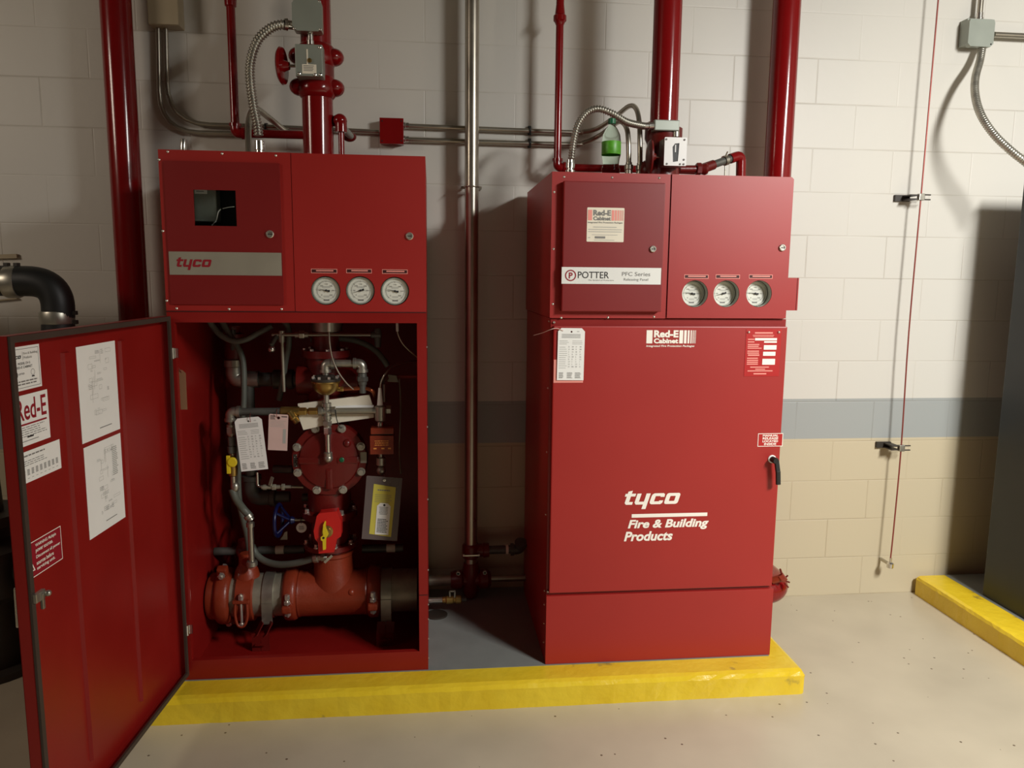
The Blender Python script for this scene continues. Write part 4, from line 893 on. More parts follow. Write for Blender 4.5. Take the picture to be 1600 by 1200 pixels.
MB().lathe((b2[0]+W_*.52, vY-.12, b2[2]+H_*.50), -Y_, [(0, .008), (.005, .008), (.006, .004)], 16).build('indicator_knob', 'brass', bx_)
for qx, qz in ((.1, .07), (.72, .05), (.93, .06), (.93, .93)): MB().lathe((b2[0]+W_*qx, vY-.12, b2[2]+H_*qz), -Y_, [(0, .0055), (.003, .0055), (.005, .002)], 12).build('screw', 'chrome', bx_)
b = rc(456, -2, 503, 48, vY-.12)
m = MB(); m.box(b[0]+.003, b[1]-.003, vY-.115, vY-.055, b[2]+.003, b[3]-.003, bev=.006); jb = m.build('junction_box', 'galv', t)
cb = .016; oc = [(b[0]+cb, b[2]), (b[1]-cb, b[2]), (b[1], b[2]+cb), (b[1], b[3]-cb), (b[1]-cb, b[3]), (b[0]+cb, b[3]), (b[0], b[3]-cb), (b[0], b[2]+cb)]
MB().prism(FR(vY-.119), oc, [], .004).build('cover', 'boxg', jb)
for qx, qz in ((b[0]+.007, b[2]+.007), (b[1]-.007, b[2]+.007), (b[1]-.007, b[3]-.007)): MB().lathe((qx, vY-.116, qz), -Y_, [(0, .0045), (.003, .0045), (.004, .002)], 12).build('screw', 'bolt', jb)
q = P(485, 58, vY-.085); MB().lathe((q.x, q.y, P(485, 70, vY-.085).z), Z_, [(0, .013), (.014, .013), (.016, .0105), (.040, .0105), (.042, .0135), (.066, .0135)], 18).build('nipple', 'chrome', t)
hc = P(438.5, 103, vY-.08); n_ = V((1, -.10, 0)).normalized()
MB().tube([hc, P(462, 103, vY-.08)], .0055, 0, 10, 0).build('stem', 'steel', t)
MB().lathe(hc-n_*.012, n_, [(0, .002), (.004, .045), (.008, .060), (.015, .068), (.024, .065), (.0245, .022), (.045, .014)], 40).build('handwheel', 'piper', t)
# small trim pipe with elbow behind the left riser
t = thing('trim_pipe', 'slim red trim pipe with rounded elbow right of the left riser', 'pipe', P(532, 240, -.44))
q = P(533, 200, -.44); zt_ = P(531, 190, -.44).z
MB().cyl((q.x, -.44, 2.035), (q.x, -.44, zt_), .0115, 0, 16).build('pipe', 'piper', t)
m = MB(); m.tube(bend([(q.x, -.44, zt_-.04), (q.x, -.44, zt_+.008), (q.x-.025, -.40, zt_+.008)], .02, 8), .0225, 0, 16, 0); m.sphere((q.x-.004, -.435, zt_+.004), .027); m.build('elbow', 'piper', t)
a = P(536, 200, -.38); b = P(548, 213, -.28); m = MB(); m.cyl(a, b, .014, 0, 16); m.build('nipple', 'boxg', t)
MB().sphere(P(546, 214, -.27), .022, 0, 16, (1.3, 1, .9)).build('end_elbow', 'castd', t)
# flex from the cabinet top to the upper box
t = thing('flexible_conduit', 'ribbed metal flexible conduit arching from the left cabinet to the top grey box', 'conduit', P(406, 236, -.5))
MB().tube(PT([(404, 212, -.5), (402, 195, -.5), (396, 165, -.5), (391, 125, -.5), (392, 95, -.5), (403, 63, -.5), (425, 43, -.5), (446, 38, -.5)]), .0165, 0, 14, 8, corr=.17, pitch=.0115).build('hose', 'galv', t)
q = P(406, 236, -.5); m = MB(); m.lathe((q.x, -.5, 2.040), Z_, [(0, .021), (.024, .021), (.026, .017), (.045, .017), (.047, .020), (.08, .019)], 18); m.build('lower_connector', 'chrome', t)
a = P(444, 38, -.5); b = P(457, 39.5, -.49); m = MB(); m.lathe(a, b-a, [(0, .021), (.012, .023), (.014, .017), (.035, .016)], 18); m.build('upper_connector', 'chrome', t)
# right valve
rY = -.42; cx1 = P(1037, 200, rY).x
t = thing('control_valve', 'red riser and control valve on the right cabinet with white switch plate', 'valve', (cx1, rY, 1.998))
zc = P(1037, 215, rY).z
MB().cyl((cx1, rY, zc-.01), (cx1, rY, 3.59), .0565, 0, 40).build('riser', 'piper', t)
m = MB(); m.lathe((cx1, rY, 1.993), Z_, [(0, .085), (.018, .085), (.03, .070), (.08, .066), (zc-2.02, .066), (zc-1.999, .076), (zc-1.96, .076), (zc-1.95, .058)], 36); m.sphere((cx1-.06, rY-.02, 2.055), .045); m.build('valve_body', 'castd', t)
b = rc(1023, 187, 1062, 204, rY-.09); m = MB(); m.box(b[0], b[1], rY-.09, rY-.040, b[2], b[3], bev=.004); cbx = m.build('conduit_body', 'boxg', t)
a = P(1005, 197, rY-.07); b_ = P(1025, 196.5, rY-.07); m = MB(); m.lathe(a, b_-a, [(0, .014), (.02, .014), (.022, .017), (.04, .017), (.06, .019)], 18); m.build('connector', 'chrome', cbx)
q = P(1056, 205, rY-.07); q2 = P(1056, 214, rY-.07); MB().cyl(q2, q, .014, 0, 16).build('nipple', 'galv', t)
b = rc(1038, 214.5, 1073, 259, rY-.14); m = MB(); m.box(b[0]+.002, b[1]-.004, rY-.135, rY-.06, b[2]+.002, b[3]-.002, bev=.003); sw = m.build('switch_box', 'boxg', t)
fr = FR(rY-.14); W_, H_ = b[1]-b[0], b[3]-b[2]
def sp_(u_, v_): return (b[0]+W_*u_, b[2]+H_*v_)
slot = [sp_(.40, .13), sp_(.62, .16), sp_(.66, .80), sp_(.46, .78), sp_(.36, .66)]
m = MB(); m.prism(fr, rrect(b[0], b[1], b[2], b[3], .004), [slot], .0025); m.build('switch_plate', 'whitep', sw)
MB().prism(FR(rY-.1368), [sp_(.3, .1), sp_(.75, .1), sp_(.75, .85), sp_(.3, .85)], [], .001).build('recess', 'black', sw)
MB().beam(V((b[0]+W_*.50, rY-.1375, b[2]+H_*.48)), V((b[0]+W_*.50, rY-.1375, b[2]+H_*.74)), .004, .002).build('pointer', 'whitep', sw)
for u_, v_ in ((.07, .92), (.88, .92), (.88, .22), (.13, .06), (.72, .06), (.88, .06)): MB().lathe((b[0]+W_*u_, rY-.14, b[2]+H_*v_), -Y_, [(0, .004), (.002, .004), (.003, .001)], 10).build('screw', 'inkg', sw)
hc = P(1014, 245, rY-.09); MB().tube([hc, P(1040, 246, rY-.09)], .0045, 0, 10, 0).build('stem', 'chrome', t)
MB().lathe(hc-X_*.012, V((1, -.12, 0)), [(0, .002), (.004, .044), (.008, .058), (.015, .066), (.022, .063), (.0225, .02), (.04, .012)], 40).build('handwheel', 'castd', t)
q = P(1050, 272, rY-.08); MB().hexn((P(1064, 268, rY-.06).x, rY-.05, 1.999), (P(1064, 268, rY-.06).x, rY-.05, 2.016), .012).build('bolt', 'bolt', t)
# armoured flex over the right cabinet
t = thing('flexible_conduit', 'ribbed metal flexible conduit arching over the bottle on the right cabinet', 'conduit', P(892, 272, -.55))
MB().tube([P(893, 248, -.55), P(896, 222, -.55), P(903, 195, -.55), P(917, 176, -.55), P(935, 170, -.55), P(958, 178, -.55), P(980, 191, -.53), P(1006, 197, rY-.07)], .0125, 0, 14, 8, corr=.17, pitch=.010).build('hose', 'galv', t)
q = P(891, 265, -.55); m = MB(); m.lathe((q.x, -.55, 1.9985), Z_, [(0, .016), (.008, .0185), (.035, .0185), (.037, .013), (.042, .013), (.044, .017), (.062, .017), (.064, .0145), (.075, .0145)], 18); m.build('connector', 'chrome', t)

# green bottle
oY = -.60; q = P(954, 270, oY); bx0 = q.x; z0 = 1.9985
prof = [(0, .024), (.003, .030), (.01, .034), (.035, .036), (.055, .031), (.075, .0335), (.085, .036), (.087, .0365), (.140, .0365), (.142, .036), (.165, .033), (.185, .023), (.197, .0135), (.205, .0125), (.212, .0125)]
t = thing('plastic_bottle', 'clear plastic bottle with green label and cap standing on the right cabinet', 'bottle', (bx0, oY, z0))
MB().lathe((bx0, oY, z0), Z_, prof, 36).build('bottle_body', 'bottleg', t)
m = MB(); m.lathe((bx0, oY, z0+.090), Z_, [(0, .0368), (.001, .0372), (.047, .0372), (.048, .0368)], 36, cap=False)
m.build('label', 'labelg', t); m = MB(); m.lathe((bx0, oY, z0+.205), Z_, [(0, .0145), (.002, .0148), (.018, .0145), (.0195, .013)], 24); m.build('cap', 'capg', t)

# ================================================================== RIGHT WALL ITEMS
t = thing('sensing_line', 'thin reddish vertical line clipped to the right-hand wall, ending in a silver fitting', 'pipe', P(1390, 888, -.09))
lnY = -.085
a = P(1466, -10, lnY); z_ = P(1390, 882, lnY); xm = (P(1466, 20, lnY).x+P(1391, 880, lnY).x)/2
pts = [P(1467, -12, lnY), P(1452, 160, lnY), P(1439, 308, lnY), P(1420, 520, lnY), P(1408, 700, lnY), P(1396, 830, lnY), P(1391, 876, lnY)]
MB().tube(pts, .0036, 0, 8, 4).build('line', 'cable', t)
m = MB(); q = P(1391, 882, lnY); m.cyl(q+Z_*.035, q+Z_*.01, .006); m.lathe(q-Z_*.018, Z_, [(0, .013), (.002, .016), (.024, .017), (.03, .01)], 18); m.build('end_fitting', 'chrome', t)
MB().beam(V((q.x-.004, -.001, q.z)), V((q.x, lnY, q.z)), .012, .012).build('wall_bracket', 'steel', t)
for y, l in ((308, 'upper'), (700, 'lower')):
    q = P(1439 if y == 308 else 1408, y, lnY); t = thing('line_clamp', '%s metal standoff clamp holding the thin line on the right-hand wall' % l, 'clamp', q)
    m = MB(); m.box(q.x-.085, q.x-.01, -.016, -.001, q.z-.014, q.z+.016); m.box(q.x-.05, q.x-.010, -.085, -.014, q.z+.006, q.z+.012); m.box(q.x-.05, q.x-.010, -.085, -.014, q.z-.012, q.z-.006); m.build('bracket', 'darkm', t)
    m = MB(); m.obb(q, X_, Y_, Z_, .014, .011, .016, 0, .003); m.build('clamp_block', 'galv', t)
    for s in (-1, 1): MB().cyl(q+V((.005, 0, s*.011)), q+V((.048, 0, s*.011)), .0032).build('clamp_bolt', 'darkm', t)
t = thing('junction_box', 'grey square junction box on the wall at the top right', 'box', P(1530, 74, 0))
b = rc(1506, 31, 1545, 73, -.035); MB().box(b[0], b[1], -.055, -.001, b[2], b[3], bev=.004).build('box_body', 'boxg', t)
b1 = rc(1513, 30, 1553, 73, -.075); m = MB(); cb = .014; oc = [(b1[0]+cb, b1[2]), (b1[1]-cb, b1[2]), (b1[1], b1[2]+cb), (b1[1], b1[3]-cb), (b1[1]-cb*.4, b1[3]), (b1[0]+cb*.4, b1[3]), (b1[0], b1[3]-cb), (b1[0], b1[2]+cb)]
m.prism(FR(-.078), oc, [], .026); m.build('cover', 'boxg', t); MB().lathe((b1[1]-.012, -.078, b1[2]+.012), -Y_, [(0, .004), (.002, .003)], 10).build('screw', 'ink', t)
q = P(1530, 30, -.045); tag(MB().cyl((q.x, -.045, q.z-.005), (q.x, -.045, 3.59), .0125).build('conduit', 'steel'), 'vertical conduit rising from the grey box at the top right', 'conduit')
MB().lathe((q.x, -.045, q.z-.003), Z_, [(0, .018), (.008, .018), (.01, .0155), (.03, .0155)], 16).build('connector', 'chrome', t)
a = P(1553, 54, -.045); b = P(1680, 60, -.045); tag(MB().cyl(a, b, .0125).build('conduit', 'steel'), 'horizontal conduit running right from the grey box at the top right', 'conduit')
fx = MB().tube(PT([(1535, 72, -.05), (1531, 95, -.08), (1524, 122, -.14), (1524, 150, -.20), (1533, 180, -.27), (1553, 210, -.33), (1580, 236, -.38), (1612, 262, -.42), (1632, 290, -.44)]), .0165, 0, 14, 8, corr=.08, pitch=.011).build('flexible_conduit', 'galv')
tag(fx, 'ribbed flexible conduit sagging from the grey box towards the dark cabinet', 'conduit')

# ================================================================== INSIDE THE OPEN CABINET
IY = -.46
# ---- manifold at the bottom
mz = P(520, 925, IY).z; mr = .095
def mx(x, y=925, Y=IY): return P(x, y, Y).x
t = thing('manifold_pipe', 'large horizontal orange-red manifold with tee and couplings across the cabinet bottom', 'pipe', (mx(500), IY, mz-mr))
def seg_(x0, x1, r, name, mt, prof=None):
    a, b = mx(x0), mx(x1); return MB().lathe((a, IY, mz), X_, prof(b-a) if prof else [(0, r), (b-a, r)], 40).build(name, mt, t)
seg_(327, 347, mr, 'end_cap', 'castr', lambda L: [(0, mr*.80), (L*.12, mr*.95), (L*.3, mr*1.0), (L, mr*1.0)])
coupling(t, (mx(354), IY, mz), X_, mr, .062, 'castr', ear=(0, -.35, 1))
coupling(t, (mx(457), IY, mz), X_, mr*.95, .058, 'castr', ear=(0, 1, .1))
coupling(t, (mx(586), IY, mz), X_, mr*.95, .058, 'castr', ear=(0, 1, .1))
for x in (457, 586):
    q = V((mx(x), IY-mr*1.22, mz-.012)); m = MB(); m.tube([q+V((math.cos(a)*.017, 0, math.sin(a)*.026)) for a in [2*PI*i/16 for i in range(16)]], .005, 0, 8, 0, closed=True); m.build('coupling_ear', 'castr', t)
    m = MB(); m.cyl(q-Z_*.02, q+Z_*.05, .005); m.hexn(q+Z_*.035, q+Z_*.055, .011); m.build('bolt', 'bolt', t)
seg_(364, 449, mr*.93, 'steel_spool', 'zinc'); seg_(594, 652, mr*.93, 'steel_spool', 'zinc')
m = MB(); a, b = mx(465), mx(578); m.lathe((a, IY, mz), X_, [(0, mr*.98), (.012, mr*1.02), (.02, mr*.99), (b-a-.02, mr*.99), (b-a-.012, mr*1.02), (b-a, mr*.98)], 44)
nx_ = mx(521, 880); zt_ = P(520, 862, IY-.03).z
m.lathe((nx_, IY, mz), Z_, [(0, mr*.93), (mr*.75, mr*.95), (mr*.95, mr*.85), (zt_-mz-.02, mr*.82), (zt_-mz-.014, mr*.88), (zt_-mz, mr*.88)], 40)
m.sphere((mx(552, 915), IY-mr*.83, mz+.03), .016)
m.build('tee_body', 'castr', t)
# outlet clamp with riser nipple and swing handle
ox = mx(388); m = MB(); m.lathe((ox-.035, IY, mz), X_, [(0, mr*1.0), (.004, mr*1.1), (.066, mr*1.1), (.07, mr*1.0)], 36); m.lathe((ox, IY-.01, mz+mr*.9), Z_, [(0, .052), (.03, .045), (.055, .030), (.095, .030), (.10, .024)], 22); oc_ = m.build('outlet_clamp', 'castr', t)
q = V((ox-.004, IY-mr*1.14, mz-.035)); m = MB(); m.tube([q+V((-.022, 0, .05)), q+V((-.024, -.004, 0)), q+V((-.014, -.006, -.045)), q+V((.010, -.006, -.048)), q+V((.024, -.004, -.01)), q+V((.022, 0, .05))], .0055, 0, 10, 4); m.beam(q+V((-.032, 0, .052)), q+V((.032, 0, .052)), .018, .014, bev=.003); m.build('clamp_yoke', 'castr', oc_)
m = MB(); m.cyl(q+Z_*-.045, q+Z_*.085, .0055); m.hexn(q-Z_*.052, q-Z_*.038, .011); m.hexn(q+Z_*.06, q+Z_*.08, .011); m.build('bolt', 'bolt', oc_)
# ---- pipe supports
for x0, l in ((424, 'left'), (605, 'right')):
    X0 = mx(x0); t = thing('pipe_support', 'galvanised strap and red bracket holding the %s end of the manifold' % l, 'bracket', (X0, IY, .145))
    hw = .021; m = MB(); m.lathe((X0-hw, IY, mz), X_, [(0, mr*.95), (0, mr*1.0), (hw*2, mr*1.0), (hw*2, mr*.95)], 36)
    zs = P(x0, 974, IY-mr).z; dy = IY-mr*.99
    m.box(X0-hw, X0+hw, IY-mr*1.03, IY-mr*.97, zs, mz); m.box(X0-hw, X0+hw, IY+mr*.96, IY+mr*1.02, zs, mz); m.beam((X0-hw*.9, dy-.003, zs+.002), (X0+hw*.9, dy-.003, zs+.002), .01, .006); m.build('strap', 'galv', t)
    m = MB(); kx = -.024 if l == 'left' else -.004; zm = zs-.035
    for s in (-1, 1):
        xs = X0+s*hw*.85; m.beam((xs, dy-.008, zs+.012), (xs+kx, dy-.02, zm), .034, .004); m.beam((xs+kx, dy-.02, zm+.002), (xs+kx, dy-.02, .105), .034, .004)
    m.box(X0-hw+kx, X0+hw+kx, dy-.037, dy-.003, .134, .138); m.build('bracket', 'castd', t)
# ---- alarm valve body
vx = mx(515, 715, -.42); vz = P(515, 717, -.53).z; BYv = -.45
t = thing('alarm_valve', 'round dark red alarm valve with a ring of bright bolts at cabinet centre', 'valve', (vx, BYv, vz-.2))
zlo = P(520, 862, IY-.03).z; z2 = P(520, 786, -.46).z; zhi = P(515, 632, -.42).z
fz = P(517, 800, -.48).z
m = MB(); m.lathe((vx, BYv, zlo), Z_, [(0, .085), (.012, .085), (.014, .108), (.034, .108), (.036, .078), (fz-zlo-.03, .078), (fz-zlo-.022, .112), (fz-zlo+.006, .112), (fz-zlo+.012, .088), (vz-zlo-.10, .086), (vz-zlo, .088), (vz-zlo+.10, .086), (zhi-zlo-.03, .090), (zhi-zlo, .090)], 40); m.build('body', 'castd', t)
bolt_ring(t, (vx, BYv, zlo+.034), Z_, .098, 8, .009, .016, a0=.3)
bolt_ring(t, (vx, BYv, fz+.004), Z_, .102, 8, .009, .018, a0=.6)
ctr = P(515, 717, -.535); ctr = V((ctr.x, -.535, ctr.z)); cR = .150
m = MB(); m.lathe(ctr+Y_*.14, -Y_, [(0, .09), (.09, .112), (.106, .118), (.107, cR), (.125, cR), (.128, cR*.985)], 48); m.build('cover_seat', 'castd', t)
m = MB(); m.lathe(ctr+Y_*.014, -Y_, [(0, cR*.985), (.012, cR), (.024, cR*.97), (.026, cR*.80), (.034, cR*.76), (.046, cR*.45), (.048, .002)], 48)
for a in (PI/2, -PI/2, 0, PI):
    d = V((math.cos(a), 0, math.sin(a))); m.beam(ctr-Y_*.026+d*.03, ctr-Y_*.018+d*cR*.80, .030, .022, up=-Y_, bev=.009)
for s in (-1, 1): m.sphere(ctr+V((s*cR*.60, -.012, 0)), .032, 0, 16, (1.0, .5, .8))
m.sphere(ctr+V((cR*.48, -.018, cR*.45)), .018, 0, 14); cov = m.build('cover', 'castd', t)
MB().lathe(ctr+V((.052, -.0335, .004)), -Y_, [(0, .010), (.004, .010), (.006, .006)], 16).build('inspection_plug', 'capg', cov)
bolt_ring(cov, ctr-Y_*.008, -Y_, cR*.90, 8, .0125, .020, a0=math.radians(22.5), up=Z_)
np1 = P(568, 715, -.547); MB().obb(V((np1.x, -.546, np1.z)), X_, Y_, Z_, .012, .001, .022, 0).build('data_plate', 'alu', cov)
np1 = P(462, 720, -.547); m = MB(); m.obb(V((np1.x, -.5455, np1.z)), X_, Y_, Z_, .009, .001, .026, 0)
for k in range(6): m.sphere(V((np1.x+random.uniform(-.005, .005), -.547, np1.z-.022+.009*k)), .0022, 1, 8)
m.build('data_plate', ['darkm', 'galv'], cov)
# upper check valve and riser neck
z3 = P(512, 630, -.42).z; z4 = P(512, 545, -.42).z
t = thing('check_valve', 'dark red upper valve body behind the brass regulator, top of the pipe stack', 'valve', (vx, BYv, z3))
m = MB(); m.lathe((vx, BYv, zhi), Z_, [(0, .092), (.02, .092), (.022, .075), (.05, .078), (.12, .082), (z4-zhi-.03, .078), (z4-zhi-.028, .095), (z4-zhi, .095)], 40); m.cyl((vx-.11, BYv-.02, (z3+z4)/2-.01), (vx+.13, BYv-.02, (z3+z4)/2-.01), .058, 0, 30); m.build('body', 'castd', t)
bolt_ring(t, (vx, BYv, z4-.006), Z_, .083, 8, .008, .014, a0=.2)
MB().cyl((vx, BYv, z4+.001), (vx, BYv, 1.480), .055, 0, 36).build('riser', 'castd', t)
m = MB(); sv = P(509, 511, BYv-.04); m.lathe((sv.x, BYv, sv.z-.02), Z_, [(0, .058), (.002, .062), (.05, .062), (.052, .058)], 32, cap=False); m.build('silver_band', 'galv', t)
# ---- manual release (bright red moulding with yellow handle)
hY = -.60
t = thing('release_valve', 'bright red plastic manual release with a yellow vertical handle', 'valve', P(512, 862, hY))
o = P(512, 832, hY); S_ = P(522, 832, hY).x-P(512, 832, hY).x
def hp(x, y): q = P(x, y, hY); return (q.x, q.z)
ol = [hp(*q) for q in ((498, 865), (522, 863), (526, 843), (533, 838), (533, 815), (528, 803), (527, 799), (499, 802), (495, 806), (490, 830), (492, 842), (497, 848))]
MB().prism(FR(hY), ol, [], .05).build('guard', 'brightr', t, bevel=.004)
MB().cyl((o.x, hY+.05, o.z), (o.x, -.53, o.z), .026).build('stem_housing', 'castd', t)
MB().lathe((P(511, 830, hY).x, hY, P(511, 830, hY).z), -Y_, [(0, .024), (.006, .024), (.008, .018), (.014, .018), (.015, .01)], 24).build('hub', 'brass', t)
ol = [hp(*q) for q in ((505.5, 857), (510, 856), (510.5, 839), (514.5, 832), (512, 826), (509.5, 822), (510, 814), (508.5, 812.5), (506, 818), (505, 829), (506, 834), (502, 837), (502.5, 842), (505, 843))]
MB().prism(FR(hY-.018), ol, [], .010).build('handle', 'yellow', t, bevel=.002)
MB().lathe((P(506.5, 838, hY).x, hY-.0185, P(506.5, 838, hY).z), -Y_, [(0, .0045), (.001, .0045)], 12).build('pivot_pin', 'ink', t)
# ---- blue handwheel on the drain valve
bY_ = -.47; c0 = P(435, 813, bY_); c1 = P(491, 811, bY_)
t = thing('drain_valve', 'dark blue handwheel seen edge-on with a steel stem', 'valve', P(450, 840, bY_))
handwheel(t, c0, V((1, -.06, 0)), .072, 'blue', spokes=4, cone=.052, tr=.11)
MB().cyl(c0+X_*.05, c1, .0065, 0, 12).build('stem', 'steel', t); MB().cyl(c1-X_*.01, V((vx-.06, -.44, c1.z)), .022, 0, 20).build('bonnet', 'castd', t)
q = P(471, 824.5, bY_-.01); t = thing('round_tag', 'small round white tag wired to the stem beside the blue handwheel', 'tag', q-Z_*.02)
m = MB(); m.lathe(V((q.x, bY_-.010, q.z)), -Y_, [(0, .021), (.0012, .021)], 26); m.lines(FR(bY_-.0115), q.x-.012, q.x+.012, q.z-.010, q.z+.008, 4, .0003, 1, center=True); m.build('disc', ['white', 'inkg'], t)
MB().tube([V((q.x, bY_-.011, q.z+.017)), V((q.x-.002, bY_-.013, c1.z)), V((q.x-.001, bY_+.0, c1.z+.009)), V((q.x+.002, bY_+.012, c1.z)), V((q.x, bY_-.009, q.z+.017))], .0013, 0, 6, 4).build('tie', 'black', t)
q = P(443, 837, -.35); tag(MB().prism(FR(-.35), [(q.x-.016, q.z-.018), (q.x+.016, q.z-.018), (q.x+.016, q.z+.018), (q.x+.006, q.z+.016), (q.x-.004, q.z-.004)], [], .012).build('steel_bracket', 'galv'), 'small bright triangular bracket below the blue handwheel', 'bracket')
# ---- horizontal drain pipes
dz_ = P(440, 859, -.36).z; dY_ = -.36
t = thing('drain_pipe', 'dark steel drain pipe crossing behind the red release, left part with cream sticker', 'pipe', (mx(440), dY_, dz_-.02))
MB().cyl((LX0+.008, dY_, dz_), (P(476, 859, dY_).x, dY_, dz_), .0175, 0, 22).build('pipe', 'dgrey', t)
m = MB(); a = P(431, 859, dY_).x; b = P(444, 859, dY_).x; m.lathe((a, dY_, dz_), X_, [(0, .0182), (b-a, .0182)], 22); m.build('sticker', 'cream', t)
m = MB(); a = P(371, 859, dY_).x; m.lathe((a, dY_, dz_), X_, [(0, .024), (.008, .030), (.05, .030), (.058, .024)], 26); m.cyl((a+.03, dY_, dz_-.02), (a+.03, dY_, dz_+.05), .026); m.build('tee', 'castd', t)
t = thing('drain_pipe', 'dark steel drain pipe right of the red release below the yellow paper', 'pipe', (mx(600), dY_, dz_-.02)); dz2 = P(592, 857, dY_).z
MB().cyl((P(566, 857, dY_).x, dY_, dz2), (P(630, 857, dY_).x, dY_, dz2), .0175, 0, 22).build('pipe', 'dgrey', t)
m = MB(); a = P(604, 857, dY_).x; b = P(617.5, 857, dY_).x; m.lathe((a, dY_, dz2), X_, [(0, .0182), (b-a, .0182)], 22); m.build('sticker', 'cream', t)
# ---- left grey loop: elbow above, riser, elbow below
gY = -.30
t = thing('bypass_pipe', 'grey cast elbow and horizontal pipe at upper left of the cabinet interior', 'pipe', P(365, 605, gY))
a, b, c = P(367, 540, gY), P(367, 593, gY), P(405, 593, gY); zc_ = b.z
m = MB(); m.tube(bend([V((b.x, gY, a.z-.08)), V((b.x, gY, zc_)), V((c.x, gY, zc_))], .05, 8), .036, 0, 24, 0); m.lathe((b.x, gY, P(367, 573, gY).z), Z_, [(0, .038), (.004, .043), (.03, .043), (.034, .038)], 26); m.build('elbow', 'galv', t)
m = MB(); m.lathe((b.x, gY, P(367, 568, gY).z), Z_, [(0, .035), (.10, .035), (.104, .046), (.125, .046), (.13, .03), (.16, .03)], 26); m.build('valve_body', 'castd', t)
MB().cyl((c.x-.02, gY, zc_), (P(428, 593, gY).x, gY, zc_), .0295, 0, 26).build('pipe', 'dgrey', t)
m = MB(); a = P(426, 593, gY).x; m.lathe((a, gY, zc_), X_, [(0, .031), (.004, .040), (.03, .042), (.045, .034), (.06, .034), (.064, .042), (.085, .042), (.09, .033), (.14, .033)], 26); m.build('check_fitting', 'dgrey', t)
t = thing('vent_cock', 'small red-handled cock at the top left corner inside the cabinet', 'valve', P(363, 530, -.4))
q = P(363, 520, -.4); m = MB(); m.cyl(q-Z_*.012, q+Z_*.012, .013); m.cyl(q-Z_*.03, q-Z_*.01, .007); m.build('body', 'dgrey', t); MB().beam(q+V((-.03, 0, .022)), q+V((.03, 0, .026)), .008, .006).build('handle', 'castd', t); MB().cyl(q+Z_*.01, q+Z_*.024, .003).build('stem', 'galv', t)
MB().cyl(q-Z_*.03, P(363, 545, -.34), .008).build('tail', 'dgrey', t)
t = thing('bypass_pipe', 'dark grey vertical pipe with large elbow at lower left of the round valve', 'pipe', P(395, 790, gY))
b = P(394, 777, gY); m = MB(); m.cyl((b.x, gY, b.z+.04), (b.x, gY, P(392, 600, gY).z), .0265, 0, 24); m.build('vertical', 'dgrey', t)
m = MB(); m.tube(bend([V((b.x, gY, b.z+.09)), V((b.x, gY, b.z)), V((b.x+.09, gY, b.z))], .055, 8), .035, 0, 24, 0)
for q, d in ((V((b.x, gY, b.z+.075)), Z_), (V((b.x+.075, gY, b.z)), X_)): m.lathe(q, d, [(0, .036), (.003, .041), (.022, .041), (.025, .036)], 26)
m.build('elbow', 'dgrey', t)
MB().cyl((b.x+.09, gY, b.z), (P(453, 778, gY).x, gY, b.z), .0235, 0, 24).build('horizontal', 'dgrey', t)
q = P(478, 777, -.36); tag(MB().cyl(q-X_*.016, q+X_*.016, .016, 0, 18, .002).build('pipe_plug', 'dgrey'), 'short dark pipe plug left of the lower valve flange', 'plug')
q = P(443, 733, -.36); tag(MB().cyl(P(428, 733, -.36), P(458, 733, -.38), .0165, 0, 20).build('trim_nipple', 'dgrey'), 'short grey pipe entering the left side of the round valve', 'pipe')
# ---- upper trim line with unions
uY = -.50
t = thing('trim_pipe', 'thin steel trim line with unions crossing just under the cabinet header', 'pipe', P(520, 524, uY))
zz = P(510, 523, uY).z
def ux(x, y=523, Y=uY): return P(x, y, Y).x
MB().cyl((ux(425), uY, zz), (ux(583), uY, zz), .0078, 0, 14).build('pipe', 'steel', t)
m = MB(); union(m, (ux(461), uY, zz), (ux(482), uY, zz), .010); m.build('union', 'galv', t)
m = MB(); m.lathe((ux(437), uY, zz), X_, [(0, .013), (.018, .013)], 14); m.lathe((ux(440), uY, zz-.03), Z_, [(0, .013), (.045, .013)], 14); m.build('tee', 'galv', t)
MB().cyl((ux(441), uY, P(441, 612, uY).z), (ux(440.5), uY, zz-.028), .0062, 0, 12).build('drop', 'zinc', t)
m = MB(); m.lathe((ux(579), uY, zz), X_, [(0, .010), (.003, .013), (.02, .013), (.04, .012)], 16); m.lathe((ux(590), uY+.005, zz-.05), Z_, [(0, .012), (.06, .016), (.075, .012)], 16); m.build('end_fitting', 'dgrey', t)
q = P(427, 530, uY); q2 = P(424.5, 543, uY-.02); m = MB(); m.cyl(q+V((.012, 0, .012)), q2+Z_*.012, .010); m.lathe(q2+Z_*.016, -Z_, [(0, .011), (.004, .011), (.006, .007), (.012, .007)], 14); m.build('gauge_cock', 'dgrey', t); MB().sphere(q2-Z_*.006, .0145).build('ball', 'chrome', t)
